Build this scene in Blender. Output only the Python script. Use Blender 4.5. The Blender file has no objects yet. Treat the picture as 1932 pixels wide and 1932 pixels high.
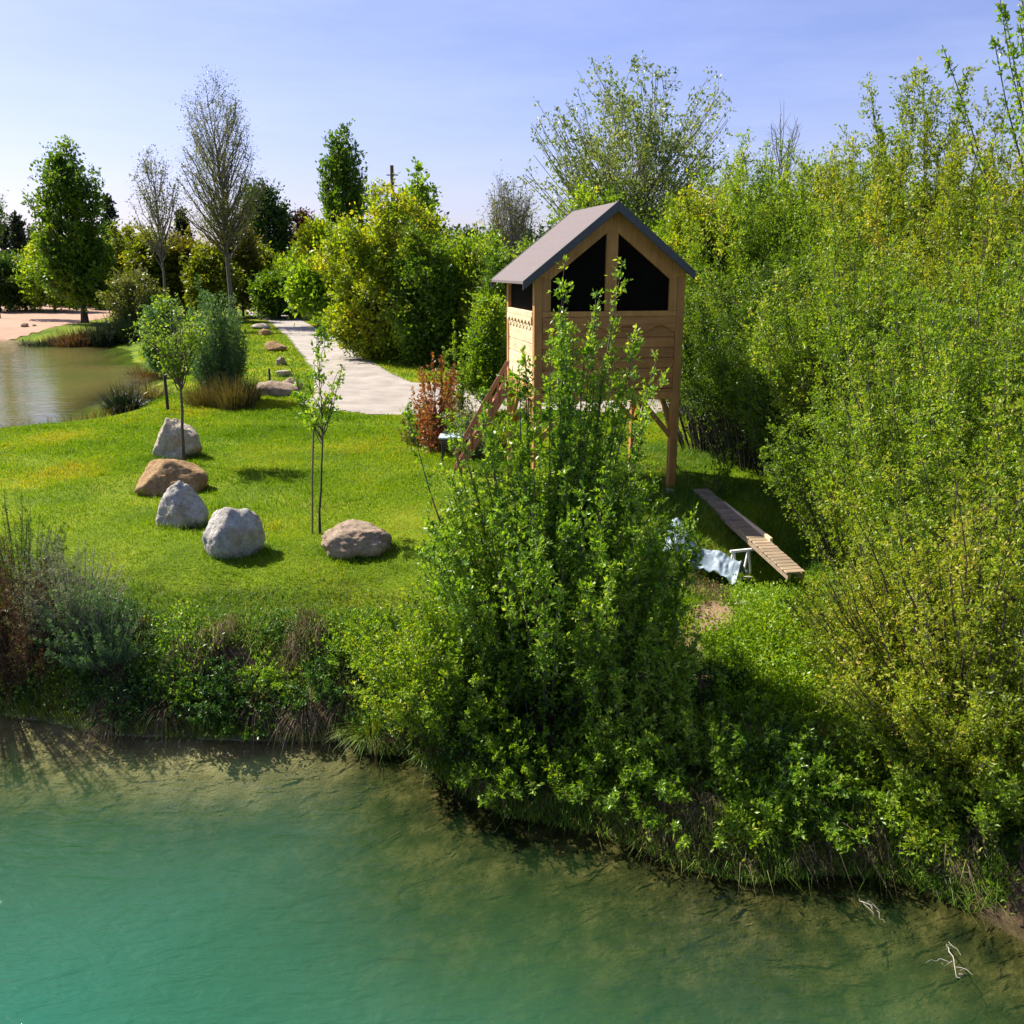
import bpy, bmesh, math, random
import numpy as np
from mathutils import Vector, Matrix, noise
R = math.radians
scene = bpy.context.scene
rng = np.random.default_rng(7)
random.seed(7)

# ------------------------------------------------------------------ camera
PITCH = R(15.1); F = 1700.0; CZ = 4.2
cam_d = bpy.data.cameras.new('camera'); cam = bpy.data.objects.new('camera', cam_d)
scene.collection.objects.link(cam); scene.camera = cam
cam.location = (0, 0, CZ); cam.rotation_euler = (R(90) - PITCH, 0, 0)
cam_d.sensor_width = 36; cam_d.lens = 36 * F / 1932; cam_d.clip_end = 3000; cam_d.clip_start = 0.1

# ------------------------------------------------------------------ sky and sun
SUN_EL = R(47); SUN_DIR = Vector((-0.87, 0.48, 0)).normalized()     # horizontal direction towards the sun
world = bpy.data.worlds.new('World'); scene.world = world; world.use_nodes = True
wn = world.node_tree.nodes; wl = world.node_tree.links; wn.clear()
sky = wn.new('ShaderNodeTexSky'); sky.sky_type = 'NISHITA'; sky.sun_disc = False
sky.sun_elevation = SUN_EL
sky.sun_rotation = math.atan2(SUN_DIR.x, SUN_DIR.y)
sky.air_density = 1.0; sky.dust_density = 1.2; sky.ozone_density = 2.0; sky.altitude = 100
tc = wn.new('ShaderNodeTexCoord')
mp = wn.new('ShaderNodeMapping'); mp.inputs['Scale'].default_value = (1.2, 1.0, 7.0); mp.inputs['Rotation'].default_value = (0.1, 0.22, 0.3)
nz = wn.new('ShaderNodeTexNoise'); nz.inputs['Scale'].default_value = 2.2; nz.inputs['Detail'].default_value = 7; nz.inputs['Roughness'].default_value = 0.62
cr = wn.new('ShaderNodeValToRGB'); cr.color_ramp.elements[0].position = 0.44; cr.color_ramp.elements[0].color = (0, 0, 0, 1)
cr.color_ramp.elements[1].position = 0.85; cr.color_ramp.elements[1].color = (0.16, 0.16, 0.16, 1)
mixc = wn.new('ShaderNodeMix'); mixc.data_type = 'RGBA'
mixc.inputs['B'].default_value = (9.0, 9.6, 11.0, 1)
tint = wn.new('ShaderNodeMix'); tint.data_type = 'RGBA'; tint.blend_type = 'MULTIPLY'; tint.inputs['Factor'].default_value = 1.0
tint.inputs['B'].default_value = (1.03, 0.93, 1.26, 1)
bg = wn.new('ShaderNodeBackground'); bg.inputs['Strength'].default_value = 0.064
wo = wn.new('ShaderNodeOutputWorld')
wl.new(tc.outputs['Generated'], mp.inputs['Vector']); wl.new(mp.outputs['Vector'], nz.inputs['Vector'])
wl.new(nz.outputs['Fac'], cr.inputs['Fac']); wl.new(cr.outputs['Color'], mixc.inputs['Factor'])
wl.new(sky.outputs['Color'], tint.inputs['A']); wl.new(tint.outputs['Result'], mixc.inputs['A'])
wl.new(mixc.outputs['Result'], bg.inputs['Color']); wl.new(bg.outputs['Background'], wo.inputs['Surface'])

sd = bpy.data.lights.new('sun', 'SUN'); sd.energy = 5.0; sd.angle = R(0.5); sd.color = (1.0, 0.93, 0.79)
sun = bpy.data.objects.new('sun', sd); scene.collection.objects.link(sun)
dvec = Vector((SUN_DIR.x * math.cos(SUN_EL), SUN_DIR.y * math.cos(SUN_EL), math.sin(SUN_EL)))
sun.rotation_euler = dvec.to_track_quat('Z', 'Y').to_euler(); sun.location = dvec * 50

vs = scene.view_settings; vs.view_transform = 'Standard'; vs.look = 'None'; vs.gamma = 1.0; vs.exposure = 1.15
scene.cycles.max_bounces = 7; scene.cycles.diffuse_bounces = 4; scene.cycles.glossy_bounces = 3
scene.cycles.transmission_bounces = 4; scene.cycles.transparent_max_bounces = 8

# ------------------------------------------------------------------ helpers
def ray(x, y):
    rx = (x - 966) / F; ry = (966 - y) / F
    return Vector((rx, math.cos(PITCH) + ry * math.sin(PITCH), -math.sin(PITCH) + ry * math.cos(PITCH)))
def P(x, y, z=0.0):                       # where the photograph's point (x, y) meets height z
    d = ray(x, y); t = (z - CZ) / d.z
    return Vector((d.x * t, d.y * t, z))
def Q(x, y, Y):                           # ... meets the distance Y
    d = ray(x, y); t = Y / d.y
    return Vector((d.x * t, Y, CZ + d.z * t))

def link(o, parent=None):
    scene.collection.objects.link(o)
    if parent: o.parent = parent
    return o
def tag(o, label=None, cat=None, group=None, kind=None):
    if label: o['label'] = label
    if cat: o['category'] = cat
    if group: o['group'] = group
    if kind: o['kind'] = kind
    return o
def empty(name, loc, label, cat, group=None, rz=0):
    o = bpy.data.objects.new(name, None); link(o); o.location = loc; o.rotation_euler.z = rz
    o.empty_display_size = 0.2
    return tag(o, label, cat, group)
def mesh_np(name, V, loops, counts, mat, parent=None, rnd=None, smooth=False, vattr=None):
    me = bpy.data.meshes.new(name)
    V = np.asarray(V, np.float32).reshape(-1, 3)
    loops = np.asarray(loops, np.int32).ravel(); counts = np.asarray(counts, np.int32)
    me.vertices.add(len(V)); me.vertices.foreach_set('co', V.ravel())
    me.loops.add(len(loops)); me.loops.foreach_set('vertex_index', loops)
    me.polygons.add(len(counts))
    st = np.concatenate(([0], np.cumsum(counts)[:-1])).astype(np.int32)
    me.polygons.foreach_set('loop_start', st)
    me.update(calc_edges=True)
    if rnd is not None:
        a = me.attributes.new('rnd', 'FLOAT', 'FACE'); a.data.foreach_set('value', np.asarray(rnd, np.float32))
    if vattr:
        for k, v in vattr.items():
            a = me.attributes.new(k, 'FLOAT', 'POINT'); a.data.foreach_set('value', np.asarray(v, np.float32))
    me.polygons.foreach_set('use_smooth', np.full(len(counts), bool(smooth)))
    me.materials.append(mat)
    o = bpy.data.objects.new(name, me)
    return link(o, parent)

class Tubes:
    def __init__(s): s.V = []; s.L = []; s.n = 0; s.nf = 0
    def add(s, Pt, Rd, sides=5):
        Pt = np.asarray(Pt, float); Rd = np.asarray(Rd, float)
        if Pt.ndim == 2: Pt = Pt[None]; Rd = Rd[None]
        n, k, _ = Pt.shape
        if n == 0: return
        T = np.gradient(Pt, axis=1); T /= np.linalg.norm(T, axis=2, keepdims=True) + 1e-9
        m = np.abs(Pt[:, -1] - Pt[:, 0]); h = np.eye(3)[np.argmin(m, axis=1)][:, None, :]
        A = np.cross(T, h); A /= np.linalg.norm(A, axis=2, keepdims=True) + 1e-9
        B = np.cross(T, A)
        th = np.linspace(0, 2 * math.pi, sides, endpoint=False)
        ring = Pt[:, :, None, :] + Rd[:, :, None, None] * (A[:, :, None, :] * np.cos(th)[None, None, :, None] + B[:, :, None, :] * np.sin(th)[None, None, :, None])
        idx = np.arange(n * k * sides).reshape(n, k, sides) + s.n
        a = idx[:, :-1]; b = idx[:, 1:]
        f = np.stack([a, np.roll(a, -1, axis=2), np.roll(b, -1, axis=2), b], axis=-1).reshape(-1, 4)
        s.V.append(ring.reshape(-1, 3)); s.L.append(f); s.n += n * k * sides; s.nf += len(f)
    def build(s, name, mat, parent=None):
        V = np.concatenate(s.V); L = np.concatenate(s.L)
        return mesh_np(name, V, L, np.full(len(L), 4), mat, parent, rnd=np.random.default_rng(1).random(len(L)), smooth=True)

def unit(v): return v / (np.linalg.norm(v, axis=-1, keepdims=True) + 1e-9)
def leaf_quads(pos, size, axis, aspect=0.5, rg=rng, flat=0.35):
    n = len(pos); d = unit(axis)
    nr = rg.normal(size=(n, 3)); nr[:, 2] += flat * 3
    s = unit(np.cross(d, nr)); u = np.cross(s, d)
    L = np.asarray(size)[:, None]; W = L * aspect * 0.5
    fold = L * rg.uniform(0.02, 0.14, (n, 1))
    V = np.stack([pos, pos + d * L * .45 - s * W + u * fold, pos + d * L, pos + d * L * .45 + s * W + u * fold], axis=1)
    return V.reshape(-1, 3)
def leaves_obj(name, V, rnd, mat, parent=None):
    n = len(V) // 4
    return mesh_np(name, V, np.arange(4 * n), np.full(n, 4), mat, parent, rnd=rnd)

# ------------------------------------------------------------------ materials
def nmat(name):
    m = bpy.data.materials.new(name); m.use_nodes = True
    return m, m.node_tree.nodes, m.node_tree.links, m.node_tree.nodes['Principled BSDF']
def ramp(n, stops):
    r = n.new('ShaderNodeValToRGB'); e = r.color_ramp.elements
    while len(e) < len(stops): e.new(0.5)
    for i, (p, c) in enumerate(stops): e[i].position = p; e[i].color = (*c, 1)
    return r
def noise_node(n, l, scale, detail=5, rough=.6, vec=None):
    t = n.new('ShaderNodeTexNoise'); t.inputs['Scale'].default_value = scale; t.inputs['Detail'].default_value = detail; t.inputs['Roughness'].default_value = rough
    if vec is not None: l.new(vec, t.inputs['Vector'])
    return t
def pos_out(n):
    g = n.new('ShaderNodeNewGeometry'); return g.outputs['Position']
def mixcol(n, l, fac, a, b, mode='MIX'):
    m = n.new('ShaderNodeMix'); m.data_type = 'RGBA'; m.blend_type = mode
    for k, v in (('Factor', fac), ('A', a), ('B', b)):
        if isinstance(v, (int, float)): m.inputs[k].default_value = v
        elif isinstance(v, tuple): m.inputs[k].default_value = (*v, 1)
        else: l.new(v, m.inputs[k])
    return m.outputs['Result']
def leafmat(name, cols, trans=.38, rough=.42, spec=.4, scale=.6):
    """cols: dark, mid, light, old; the face's own number picks among them, large soft noise shifts whole boughs"""
    m, n, l, b = nmat(name)
    at = n.new('ShaderNodeAttribute'); at.attribute_name = 'rnd'
    r = ramp(n, [(0, cols[0]), (.4, cols[1]), (.8, cols[2]), (1, cols[3])])
    nn = noise_node(n, l, scale, 3, .5, pos_out(n))
    ma = n.new('ShaderNodeMath'); ma.operation = 'MULTIPLY_ADD'; l.new(nn.outputs['Fac'], ma.inputs[0]); ma.inputs[1].default_value = 1.3; ma.inputs[2].default_value = -.65
    ad = n.new('ShaderNodeMath'); ad.operation = 'ADD'; ad.use_clamp = True; l.new(ma.outputs[0], ad.inputs[0]); l.new(at.outputs['Fac'], ad.inputs[1])
    l.new(ad.outputs[0], r.inputs['Fac'])
    l.new(r.outputs['Color'], b.inputs['Base Color']); b.inputs['Roughness'].default_value = rough; b.inputs['Specular IOR Level'].default_value = spec
    t = n.new('ShaderNodeBsdfTranslucent'); tcl = mixcol(n, l, 1.0, r.outputs['Color'], (1.15, 1.1, .35), 'MULTIPLY'); l.new(tcl, t.inputs['Color'])
    mx = n.new('ShaderNodeMixShader'); mx.inputs[0].default_value = trans
    l.new(b.outputs[0], mx.inputs[1]); l.new(t.outputs[0], mx.inputs[2]); l.new(mx.outputs[0], n['Material Output'].inputs['Surface'])
    return m
M = {}
def LM(key, *a, **k): M[key] = leafmat('leaf_' + key, *a, **k)
LM('lime', [(.10, .18, .008), (.21, .31, .012), (.38, .42, .018), (.55, .46, .03)], trans=.52)
LM('limey', [(.08, .17, .008), (.17, .31, .012), (.31, .42, .018), (.46, .48, .04)], trans=.52)
LM('willow', [(.075, .145, .010), (.17, .30, .016), (.31, .43, .026), (.50, .48, .08)], trans=.52)
LM('willowgold', [(.09, .145, .010), (.20, .29, .014), (.35, .41, .022), (.52, .43, .09)], trans=.52)
LM('hawthorn', [(.06, .135, .010), (.16, .31, .020), (.29, .44, .028), (.46, .54, .10)], trans=.52, rough=.36, spec=.5)
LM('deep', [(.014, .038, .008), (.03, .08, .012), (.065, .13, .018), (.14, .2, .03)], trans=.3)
LM('mid', [(.04, .09, .010), (.08, .17, .012), (.15, .25, .016), (.30, .34, .03)], trans=.52)
LM('gold', [(.06, .09, .008), (.12, .165, .009), (.21, .245, .012), (.34, .30, .03)], trans=.52)
LM('goldbrown', [(.07, .07, .010), (.13, .125, .012), (.20, .19, .014), (.30, .25, .03)], trans=.4)
LM('olive', [(.08, .10, .02), (.14, .17, .03), (.22, .24, .05), (.32, .30, .07)], trans=.35)
LM('greygreen', [(.045, .12, .035), (.09, .21, .06), (.16, .30, .09), (.26, .38, .14)], trans=.35)
LM('greywillow', [(.09, .14, .035), (.18, .25, .06), (.30, .37, .10), (.42, .44, .2)], trans=.35)
LM('sage', [(0.128, 0.166, 0.102), (0.205, 0.256, 0.154), (0.294, 0.346, 0.205), (0.422, 0.435, 0.307)], trans=.35)
LM('purple', [(0.020, 0.008, 0.010), (0.050, 0.016, 0.018), (0.090, 0.030, 0.024), (0.140, 0.060, 0.040)], trans=.3)
LM('red', [(0.128, 0.038, 0.014), (0.282, 0.090, 0.032), (0.461, 0.166, 0.064), (0.384, 0.282, 0.048)], trans=.35)
LM('conifer', [(0.008, 0.018, 0.010), (0.014, 0.030, 0.013), (0.022, 0.045, 0.016), (0.040, 0.060, 0.024)], trans=.12)
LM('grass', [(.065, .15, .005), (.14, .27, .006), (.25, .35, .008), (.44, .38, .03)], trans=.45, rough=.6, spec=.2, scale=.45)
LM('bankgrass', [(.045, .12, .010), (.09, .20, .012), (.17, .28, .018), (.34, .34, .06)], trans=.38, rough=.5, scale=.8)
LM('dry', [(.07, .05, .028), (.13, .095, .055), (.22, .165, .10), (.38, .30, .20)], trans=.25, rough=.7, spec=.15)
LM('reed', [(0.070, 0.060, 0.024), (0.130, 0.110, 0.036), (0.200, 0.160, 0.056), (0.280, 0.220, 0.088)], trans=.25, rough=.7, spec=.15)
LM('brownred', [(0.050, 0.026, 0.013), (0.100, 0.050, 0.024), (0.150, 0.080, 0.040), (0.200, 0.120, 0.064)], trans=.25, rough=.7, spec=.15)
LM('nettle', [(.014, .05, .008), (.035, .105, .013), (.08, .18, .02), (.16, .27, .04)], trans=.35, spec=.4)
LM('lilac', [(0.250, 0.180, 0.250), (0.340, 0.260, 0.340), (0.420, 0.340, 0.420), (0.500, 0.420, 0.480)], trans=.3)

def barkmat(name, c1, c2, scale=14):
    m, n, l, b = nmat(name)
    mp_ = n.new('ShaderNodeMapping'); mp_.inputs['Scale'].default_value = (1, 1, .25); l.new(pos_out(n), mp_.inputs['Vector'])
    nn = noise_node(n, l, scale, 6, .7, mp_.outputs['Vector'])
    r = ramp(n, [(.3, c1), (.7, c2)]); l.new(nn.outputs['Fac'], r.inputs['Fac']); l.new(r.outputs['Color'], b.inputs['Base Color'])
    bp = n.new('ShaderNodeBump'); bp.inputs['Strength'].default_value = .5; bp.inputs['Distance'].default_value = .02
    l.new(nn.outputs['Fac'], bp.inputs['Height']); l.new(bp.outputs['Normal'], b.inputs['Normal']); b.inputs['Roughness'].default_value = .85
    return m
M['bark'] = barkmat('bark', (.05, .04, .028), (.13, .105, .08))
M['barkgrey'] = barkmat('bark_grey', (.13, .115, .095), (.26, .235, .2))
M['barkmid'] = barkmat('bark_mid', (.07, .06, .048), (.15, .13, .105))
M['barkdark'] = barkmat('bark_dark', (.022, .018, .014), (.06, .05, .04))
M['barklilac'] = barkmat('bark_lilac', (.12, .10, .11), (.22, .19, .2))
M['deadwood'] = barkmat('dead_wood', (.22, .2, .17), (.42, .39, .35))

def woodmat(name, c1, c2, c3, axis=2, s=1.0):
    m, n, l, b = nmat(name)
    tcn = n.new('ShaderNodeTexCoord'); mp_ = n.new('ShaderNodeMapping')
    sc = [26 * s, 26 * s, 26 * s]; sc[axis] = 1.4 * s; mp_.inputs['Scale'].default_value = sc
    l.new(tcn.outputs['Object'], mp_.inputs['Vector'])
    nn = noise_node(n, l, 1.0, 6, .65, mp_.outputs['Vector'])
    n2 = noise_node(n, l, 3.0, 3, .6, tcn.outputs['Object'])
    at = n.new('ShaderNodeAttribute'); at.attribute_name = 'rnd'
    r = ramp(n, [(.25, c1), (.55, c2), (.8, c3)]); l.new(nn.outputs['Fac'], r.inputs['Fac'])
    c = mixcol(n, l, .55, r.outputs['Color'], ramp_from(n, l, n2.outputs['Fac'], [(.3, (.62, .58, .55)), (.7, (1.1, 1.08, 1.05))]), 'MULTIPLY')
    c = mixcol(n, l, .7, c, ramp_from(n, l, at.outputs['Fac'], [(0, (.72, .70, .68)), (1, (1.15, 1.12, 1.08))]), 'MULTIPLY')
    l.new(c, b.inputs['Base Color']); b.inputs['Roughness'].default_value = .7
    bp = n.new('ShaderNodeBump'); bp.inputs['Strength'].default_value = .35; bp.inputs['Distance'].default_value = .01
    l.new(nn.outputs['Fac'], bp.inputs['Height']); l.new(bp.outputs['Normal'], b.inputs['Normal'])
    return m
def ramp_from(n, l, fac, stops):
    r = ramp(n, stops); l.new(fac, r.inputs['Fac']); return r.outputs['Color']
M['wood_v'] = woodmat('pine_upright', (.30, .135, .032), (.46, .225, .058), (.55, .29, .085), 2)
M['wood_h'] = woodmat('pine_boards', (.28, .12, .03), (.44, .205, .056), (.53, .27, .085), 0)
M['wood_y'] = woodmat('pine_side_sunlit', (.60, .44, .25), (.74, .59, .38), (.82, .68, .47), 1)  # side pine toned paler than the front: sunlight put into the colour
M['wood_red'] = woodmat('red_brown_timber', (.30, .12, .06), (.40, .17, .09), (.48, .23, .13), 2)
M['wood_grey'] = woodmat('weathered_planks', (.20, .15, .10), (.34, .26, .175), (.48, .38, .27), 0)
M['wood_stake'] = woodmat('stake_wood', (.14, .11, .07), (.22, .17, .11), (.3, .24, .16), 2)

def plain(name, c, rough=.7, var=.25, scale=8, bump=0, spec=.5):
    m, n, l, b = nmat(name)
    nn = noise_node(n, l, scale, 6, .65, pos_out(n))
    c1 = tuple(x * (1 - var) for x in c); c2 = tuple(min(1, x * (1 + var)) for x in c)
    l.new(ramp_from(n, l, nn.outputs['Fac'], [(.3, c1), (.7, c2)]), b.inputs['Base Color']); b.inputs['Roughness'].default_value = rough
    b.inputs['Specular IOR Level'].default_value = spec
    if bump:
        bp = n.new('ShaderNodeBump'); bp.inputs['Strength'].default_value = .6; bp.inputs['Distance'].default_value = bump
        l.new(nn.outputs['Fac'], bp.inputs['Height']); l.new(bp.outputs['Normal'], b.inputs['Normal'])
    return m
M['roof'] = plain('roof_felt', (.125, .10, .10), .85, .18, 30, .004)
M['fascia'] = plain('dark_fascia', (.055, .055, .06), .6, .2, 12)
M['interior_dark'] = plain('dark_opening', (.006, .005, .004), .9, .2, 3, 0, .03)  # cabin's interior shade painted as a flat near-black
M['tarp'] = plain('pale_tarp', (.24, .31, .38), .55, .2, 5, .01)
M['bluetop'] = plain('pale_blue_paint', (.50, .66, .78), .4, .08, 4)
M['darkmetal'] = plain('dark_metal', (.04, .045, .05), .5, .2, 8)
M['pole'] = plain('pole_wood', (.10, .07, .055), .8, .2, 6)
M['white'] = plain('white_paint', (.75, .75, .74), .5, .08, 6)

def rockmat(name, a, b_, c, stain=(.4, .27, .13), lich=.5):
    m, n, l, b = nmat(name)
    tcn = n.new('ShaderNodeTexCoord'); ob = tcn.outputs['Object']
    n1 = noise_node(n, l, 3.2, 9, .7, ob); n2 = noise_node(n, l, 17, 8, .75, ob); n3 = noise_node(n, l, 1.9, 4, .6, ob)
    v = n.new('ShaderNodeTexVoronoi'); v.feature = 'DISTANCE_TO_EDGE'; v.inputs['Scale'].default_value = 3.4
    vv = mixcol(n, l, .12, ob, n1.outputs['Color']); l.new(vv, v.inputs['Vector'])
    c0 = ramp_from(n, l, n1.outputs['Fac'], [(.32, a), (.5, b_), (.68, c)])
    c0 = mixcol(n, l, ramp_from(n, l, n3.outputs['Fac'], [(.52, (0, 0, 0)), (.62, (lich, lich, lich))]), c0, stain)
    c0 = mixcol(n, l, .6, c0, ramp_from(n, l, n2.outputs['Fac'], [(.3, (.45, .43, .42)), (.6, (1.1, 1.1, 1.1))]), 'MULTIPLY')
    c0 = mixcol(n, l, .5, c0, ramp_from(n, l, v.outputs['Distance'], [(.0, (.45, .42, .4)), (.035, (1, 1, 1))]), 'MULTIPLY')
    l.new(c0, b.inputs['Base Color']); b.inputs['Roughness'].default_value = .9; b.inputs['Specular IOR Level'].default_value = .25
    bp = n.new('ShaderNodeBump'); bp.inputs['Strength'].default_value = 1; bp.inputs['Distance'].default_value = .11
    ad = n.new('ShaderNodeMath'); ad.operation = 'ADD'; l.new(n1.outputs['Fac'], ad.inputs[0])
    mu = n.new('ShaderNodeMath'); mu.operation = 'MULTIPLY'; mu.inputs[1].default_value = .45; l.new(n2.outputs['Fac'], mu.inputs[0]); l.new(mu.outputs[0], ad.inputs[1])
    l.new(ad.outputs[0], bp.inputs['Height']); l.new(bp.outputs['Normal'], b.inputs['Normal'])
    return m
M['rock_white'] = rockmat('limestone_white', (.34, .32, .29), (.56, .53, .48), (.72, .69, .62), (.36, .25, .14), .65)
M['rock_cream'] = rockmat('limestone_cream', (.36, .30, .22), (.56, .49, .38), (.68, .61, .49), (.4, .27, .13), .6)
M['rock_brown'] = rockmat('sandstone_brown', (.26, .15, .065), (.42, .27, .13), (.54, .38, .2), (.3, .16, .06), .6)
M['rock_pink'] = rockmat('stone_pink_tan', (.26, .19, .13), (.42, .32, .23), (.54, .44, .34), (.35, .22, .13), .5)

# ------------------------------------------------------------------ terrain
LAKE = -1.5; POND = -0.6
shore_px = [(-500, 1300), (-200, 1335), (0, 1348), (80, 1358), (190, 1384), (330, 1390), (480, 1396), (640, 1398), (700, 1420),
            (780, 1425), (860, 1490), (960, 1540), (1080, 1560), (1180, 1590), (1300, 1640), (1420, 1665), (1560, 1650), (1660, 1650), (1760, 1685), (1860, 1735), (1960, 1790), (2100, 1850)]
shore = [P(x, y, LAKE).to_2d() for x, y in shore_px]
shore = [Vector((-60, 16))] + shore + [Vector((10, 5)), Vector((16, -4)), Vector((26, -30))]
shore = np.array([tuple(p) for p in shore])
pond_px = [(-500, 840), (0, 822), (110, 812), (190, 790), (225, 752), (300, 722), (335, 700), (300, 688), (246, 684), (242, 662), (200, 652), (60, 644), (0, 640), (-500, 636)]
pond = np.array([tuple(P(x, y, POND).to_2d()) for x, y in pond_px])

def seg_dist(X, Y, pts, closed=False):
    best = np.full(X.shape, 1e9); n = len(pts)
    for i in range(n if closed else n - 1):
        ax, ay = pts[i]; bx, by = pts[(i + 1) % n]
        dx, dy = bx - ax, by - ay; t = np.clip(((X - ax) * dx + (Y - ay) * dy) / (dx * dx + dy * dy + 1e-9), 0, 1)
        best = np.minimum(best, np.hypot(X - ax - t * dx, Y - ay - t * dy))
    return best
def inside(X, Y, pts):
    r = np.zeros(X.shape, bool); n = len(pts)
    for i in range(n):
        ax, ay = pts[i]; bx, by = pts[(i + 1) % n]
        c = ((ay > Y) != (by > Y)) & (X < (bx - ax) * (Y - ay) / (by - ay + 1e-12) + ax)
        r ^= c
    return r
shore_poly = np.vstack([shore, [[60, -60], [900, -60], [900, 900], [-900, 900], [-900, 16]]])
def sdist(X, Y):
    d = seg_dist(X, Y, shore); return np.where(inside(X, Y, shore_poly), d, -d)
def pdist(X, Y):
    d = seg_dist(X, Y, pond, True); return np.where(inside(X, Y, pond), -d, d)
def fnoise(X, Y, s, seed=0):
    """cheap smooth noise: a sum of rotated sines"""
    g = np.random.default_rng(seed); o = np.zeros(X.shape); tot = 0
    for k in range(9):
        a = g.uniform(0, 6.28); f = s * g.uniform(.5, 2.2); ph = g.uniform(0, 6.28, 2); w = 1 / (f / s)
        u = X * math.cos(a) + Y * math.sin(a); v = -X * math.sin(a) + Y * math.cos(a)
        o += w * np.sin(u * f + ph[0] + 1.3 * np.sin(v * f * .7 + ph[1])); tot += w
    return o / tot
def smooth(e0, e1, x):
    t = np.clip((x - e0) / (e1 - e0), 0, 1); return t * t * (3 - 2 * t)
HOL = P(1430, 1085, -.6)
def height(X, Y):
    X = np.asarray(X, float); Y = np.asarray(Y, float)
    s = sdist(X, Y); s2 = s + .18 * fnoise(X, Y, 2.2, 3) * smooth(0, .6, np.abs(s))
    left = 1 - smooth(-1.5, 1.5, X)
    wid = 1.5 + (1 - left) * 1.3
    up = LAKE + 1.08 * smooth(-.05, 1, s2 / wid * 1.15) ** .8 + .42 * smooth(wid * .7, wid * 2.0, s2)
    up = up * left + (1 - left) * (LAKE + .38 * smooth(-.03, .45, s2) + 1.12 * smooth(.2, 7.6, s2 + .3 * fnoise(X, Y, 1.8, 9)))
    bed = LAKE + np.where(s < 0, s * .32, 0) - .55 * smooth(3.5, 7.5, -s) + .10 * fnoise(X, Y, 1.6, 5) * smooth(.3, 1.5, -s)
    z = np.where(s >= 0, up, np.maximum(bed, -4.6))
    z = z + .035 * fnoise(X, Y, 2.5, 1) * smooth(0, 1, s) + .05 * fnoise(X, Y, .5, 2) * smooth(2, 6, s) * (1 - smooth(60, 100, Y))
    z = z - .7 * np.exp(-(((X - HOL.x) / 1.5) ** 2 + ((Y - HOL.y) / 1.25) ** 2)) * (s > 0) * smooth(.5, 1.5, s)
    p = pdist(X, Y)
    zp = np.where(p < 0, POND + np.maximum(p * .3, -1.2), POND + .6 * smooth(0, 3.0, p))
    near = 1 - smooth(4, 9, p)
    z = np.where(p < 9, z * (1 - near) + np.minimum(zp + .01 * 0, z + .6 * near) * near, z)
    return z
def axis_grid(lo, hi, f0, f1, fine, grow):
    c = list(np.arange(f0, f1, fine)); st = fine; x = c[-1]
    while x < hi: st *= grow; x += st; c.append(x)
    st = fine; x = c[0]; pre = []
    while x > lo: st *= grow; x -= st; pre.append(x)
    return np.array(pre[::-1] + c)
gx = axis_grid(-700, 700, -14, 12, .11, 1.07); gy = axis_grid(-60, 1500, 3.5, 30, .11, 1.045)
GX, GY = np.meshgrid(gx, gy); GZ = height(GX, GY)
def gz(x, y):
    x = np.asarray(x, float); y = np.asarray(y, float)
    i = np.clip(np.searchsorted(gx, x) - 1, 0, len(gx) - 2); j = np.clip(np.searchsorted(gy, y) - 1, 0, len(gy) - 2)
    u = (x - gx[i]) / (gx[i + 1] - gx[i]); v = (y - gy[j]) / (gy[j + 1] - gy[j])
    return (GZ[j, i] * (1 - u) + GZ[j, i + 1] * u) * (1 - v) + (GZ[j + 1, i] * (1 - u) + GZ[j + 1, i + 1] * u) * v
def G(x, y): return float(gz(x, y))
def on(v, dz=0): return (v.x, v.y, G(v.x, v.y) + dz)

def grid_mesh(name, X, Y, Z, mat, mask=None, vattr=None):
    h, w = X.shape; idx = np.arange(h * w).reshape(h, w)
    f = np.stack([idx[:-1, :-1], idx[:-1, 1:], idx[1:, 1:], idx[1:, :-1]], -1)
    f = f[mask] if mask is not None else f.reshape(-1, 4)
    V = np.stack([X, Y, Z], -1).reshape(-1, 3)
    used, inv = np.unique(f.ravel(), return_inverse=True)
    va = {k: v.ravel()[used] for k, v in (vattr or {}).items()}
    return mesh_np(name, V[used], inv, np.full(len(f), 4), mat, smooth=True, vattr=va)

def PG(x, y):
    d = ray(x, y); t = np.concatenate([np.arange(4, 30, .03), np.arange(30, 120, .3)]); hh = gz(d.x * t, d.y * t); k = int(np.argmax(CZ + d.z * t < hh)); return Vector((d.x * t[k], d.y * t[k], float(hh[k])))
SOIL = [(*PG(1345, 1170).to_2d(), .55), (*PG(1650, 1290).to_2d(), .6), (*PG(1580, 1340).to_2d(), .5), (*PG(1300, 1300).to_2d(), .35), (*PG(1420, 1390).to_2d(), .4)]
def soilmask(X, Y):
    o = np.zeros(np.shape(X))
    for a, b_, r_ in SOIL: o = np.maximum(o, np.exp(-((X - a) ** 2 + (Y - b_) ** 2) / r_ ** 2 * np.maximum(1.2 + 1.9 * fnoise(X, Y, 6, 71), .45)))
    return o
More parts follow.
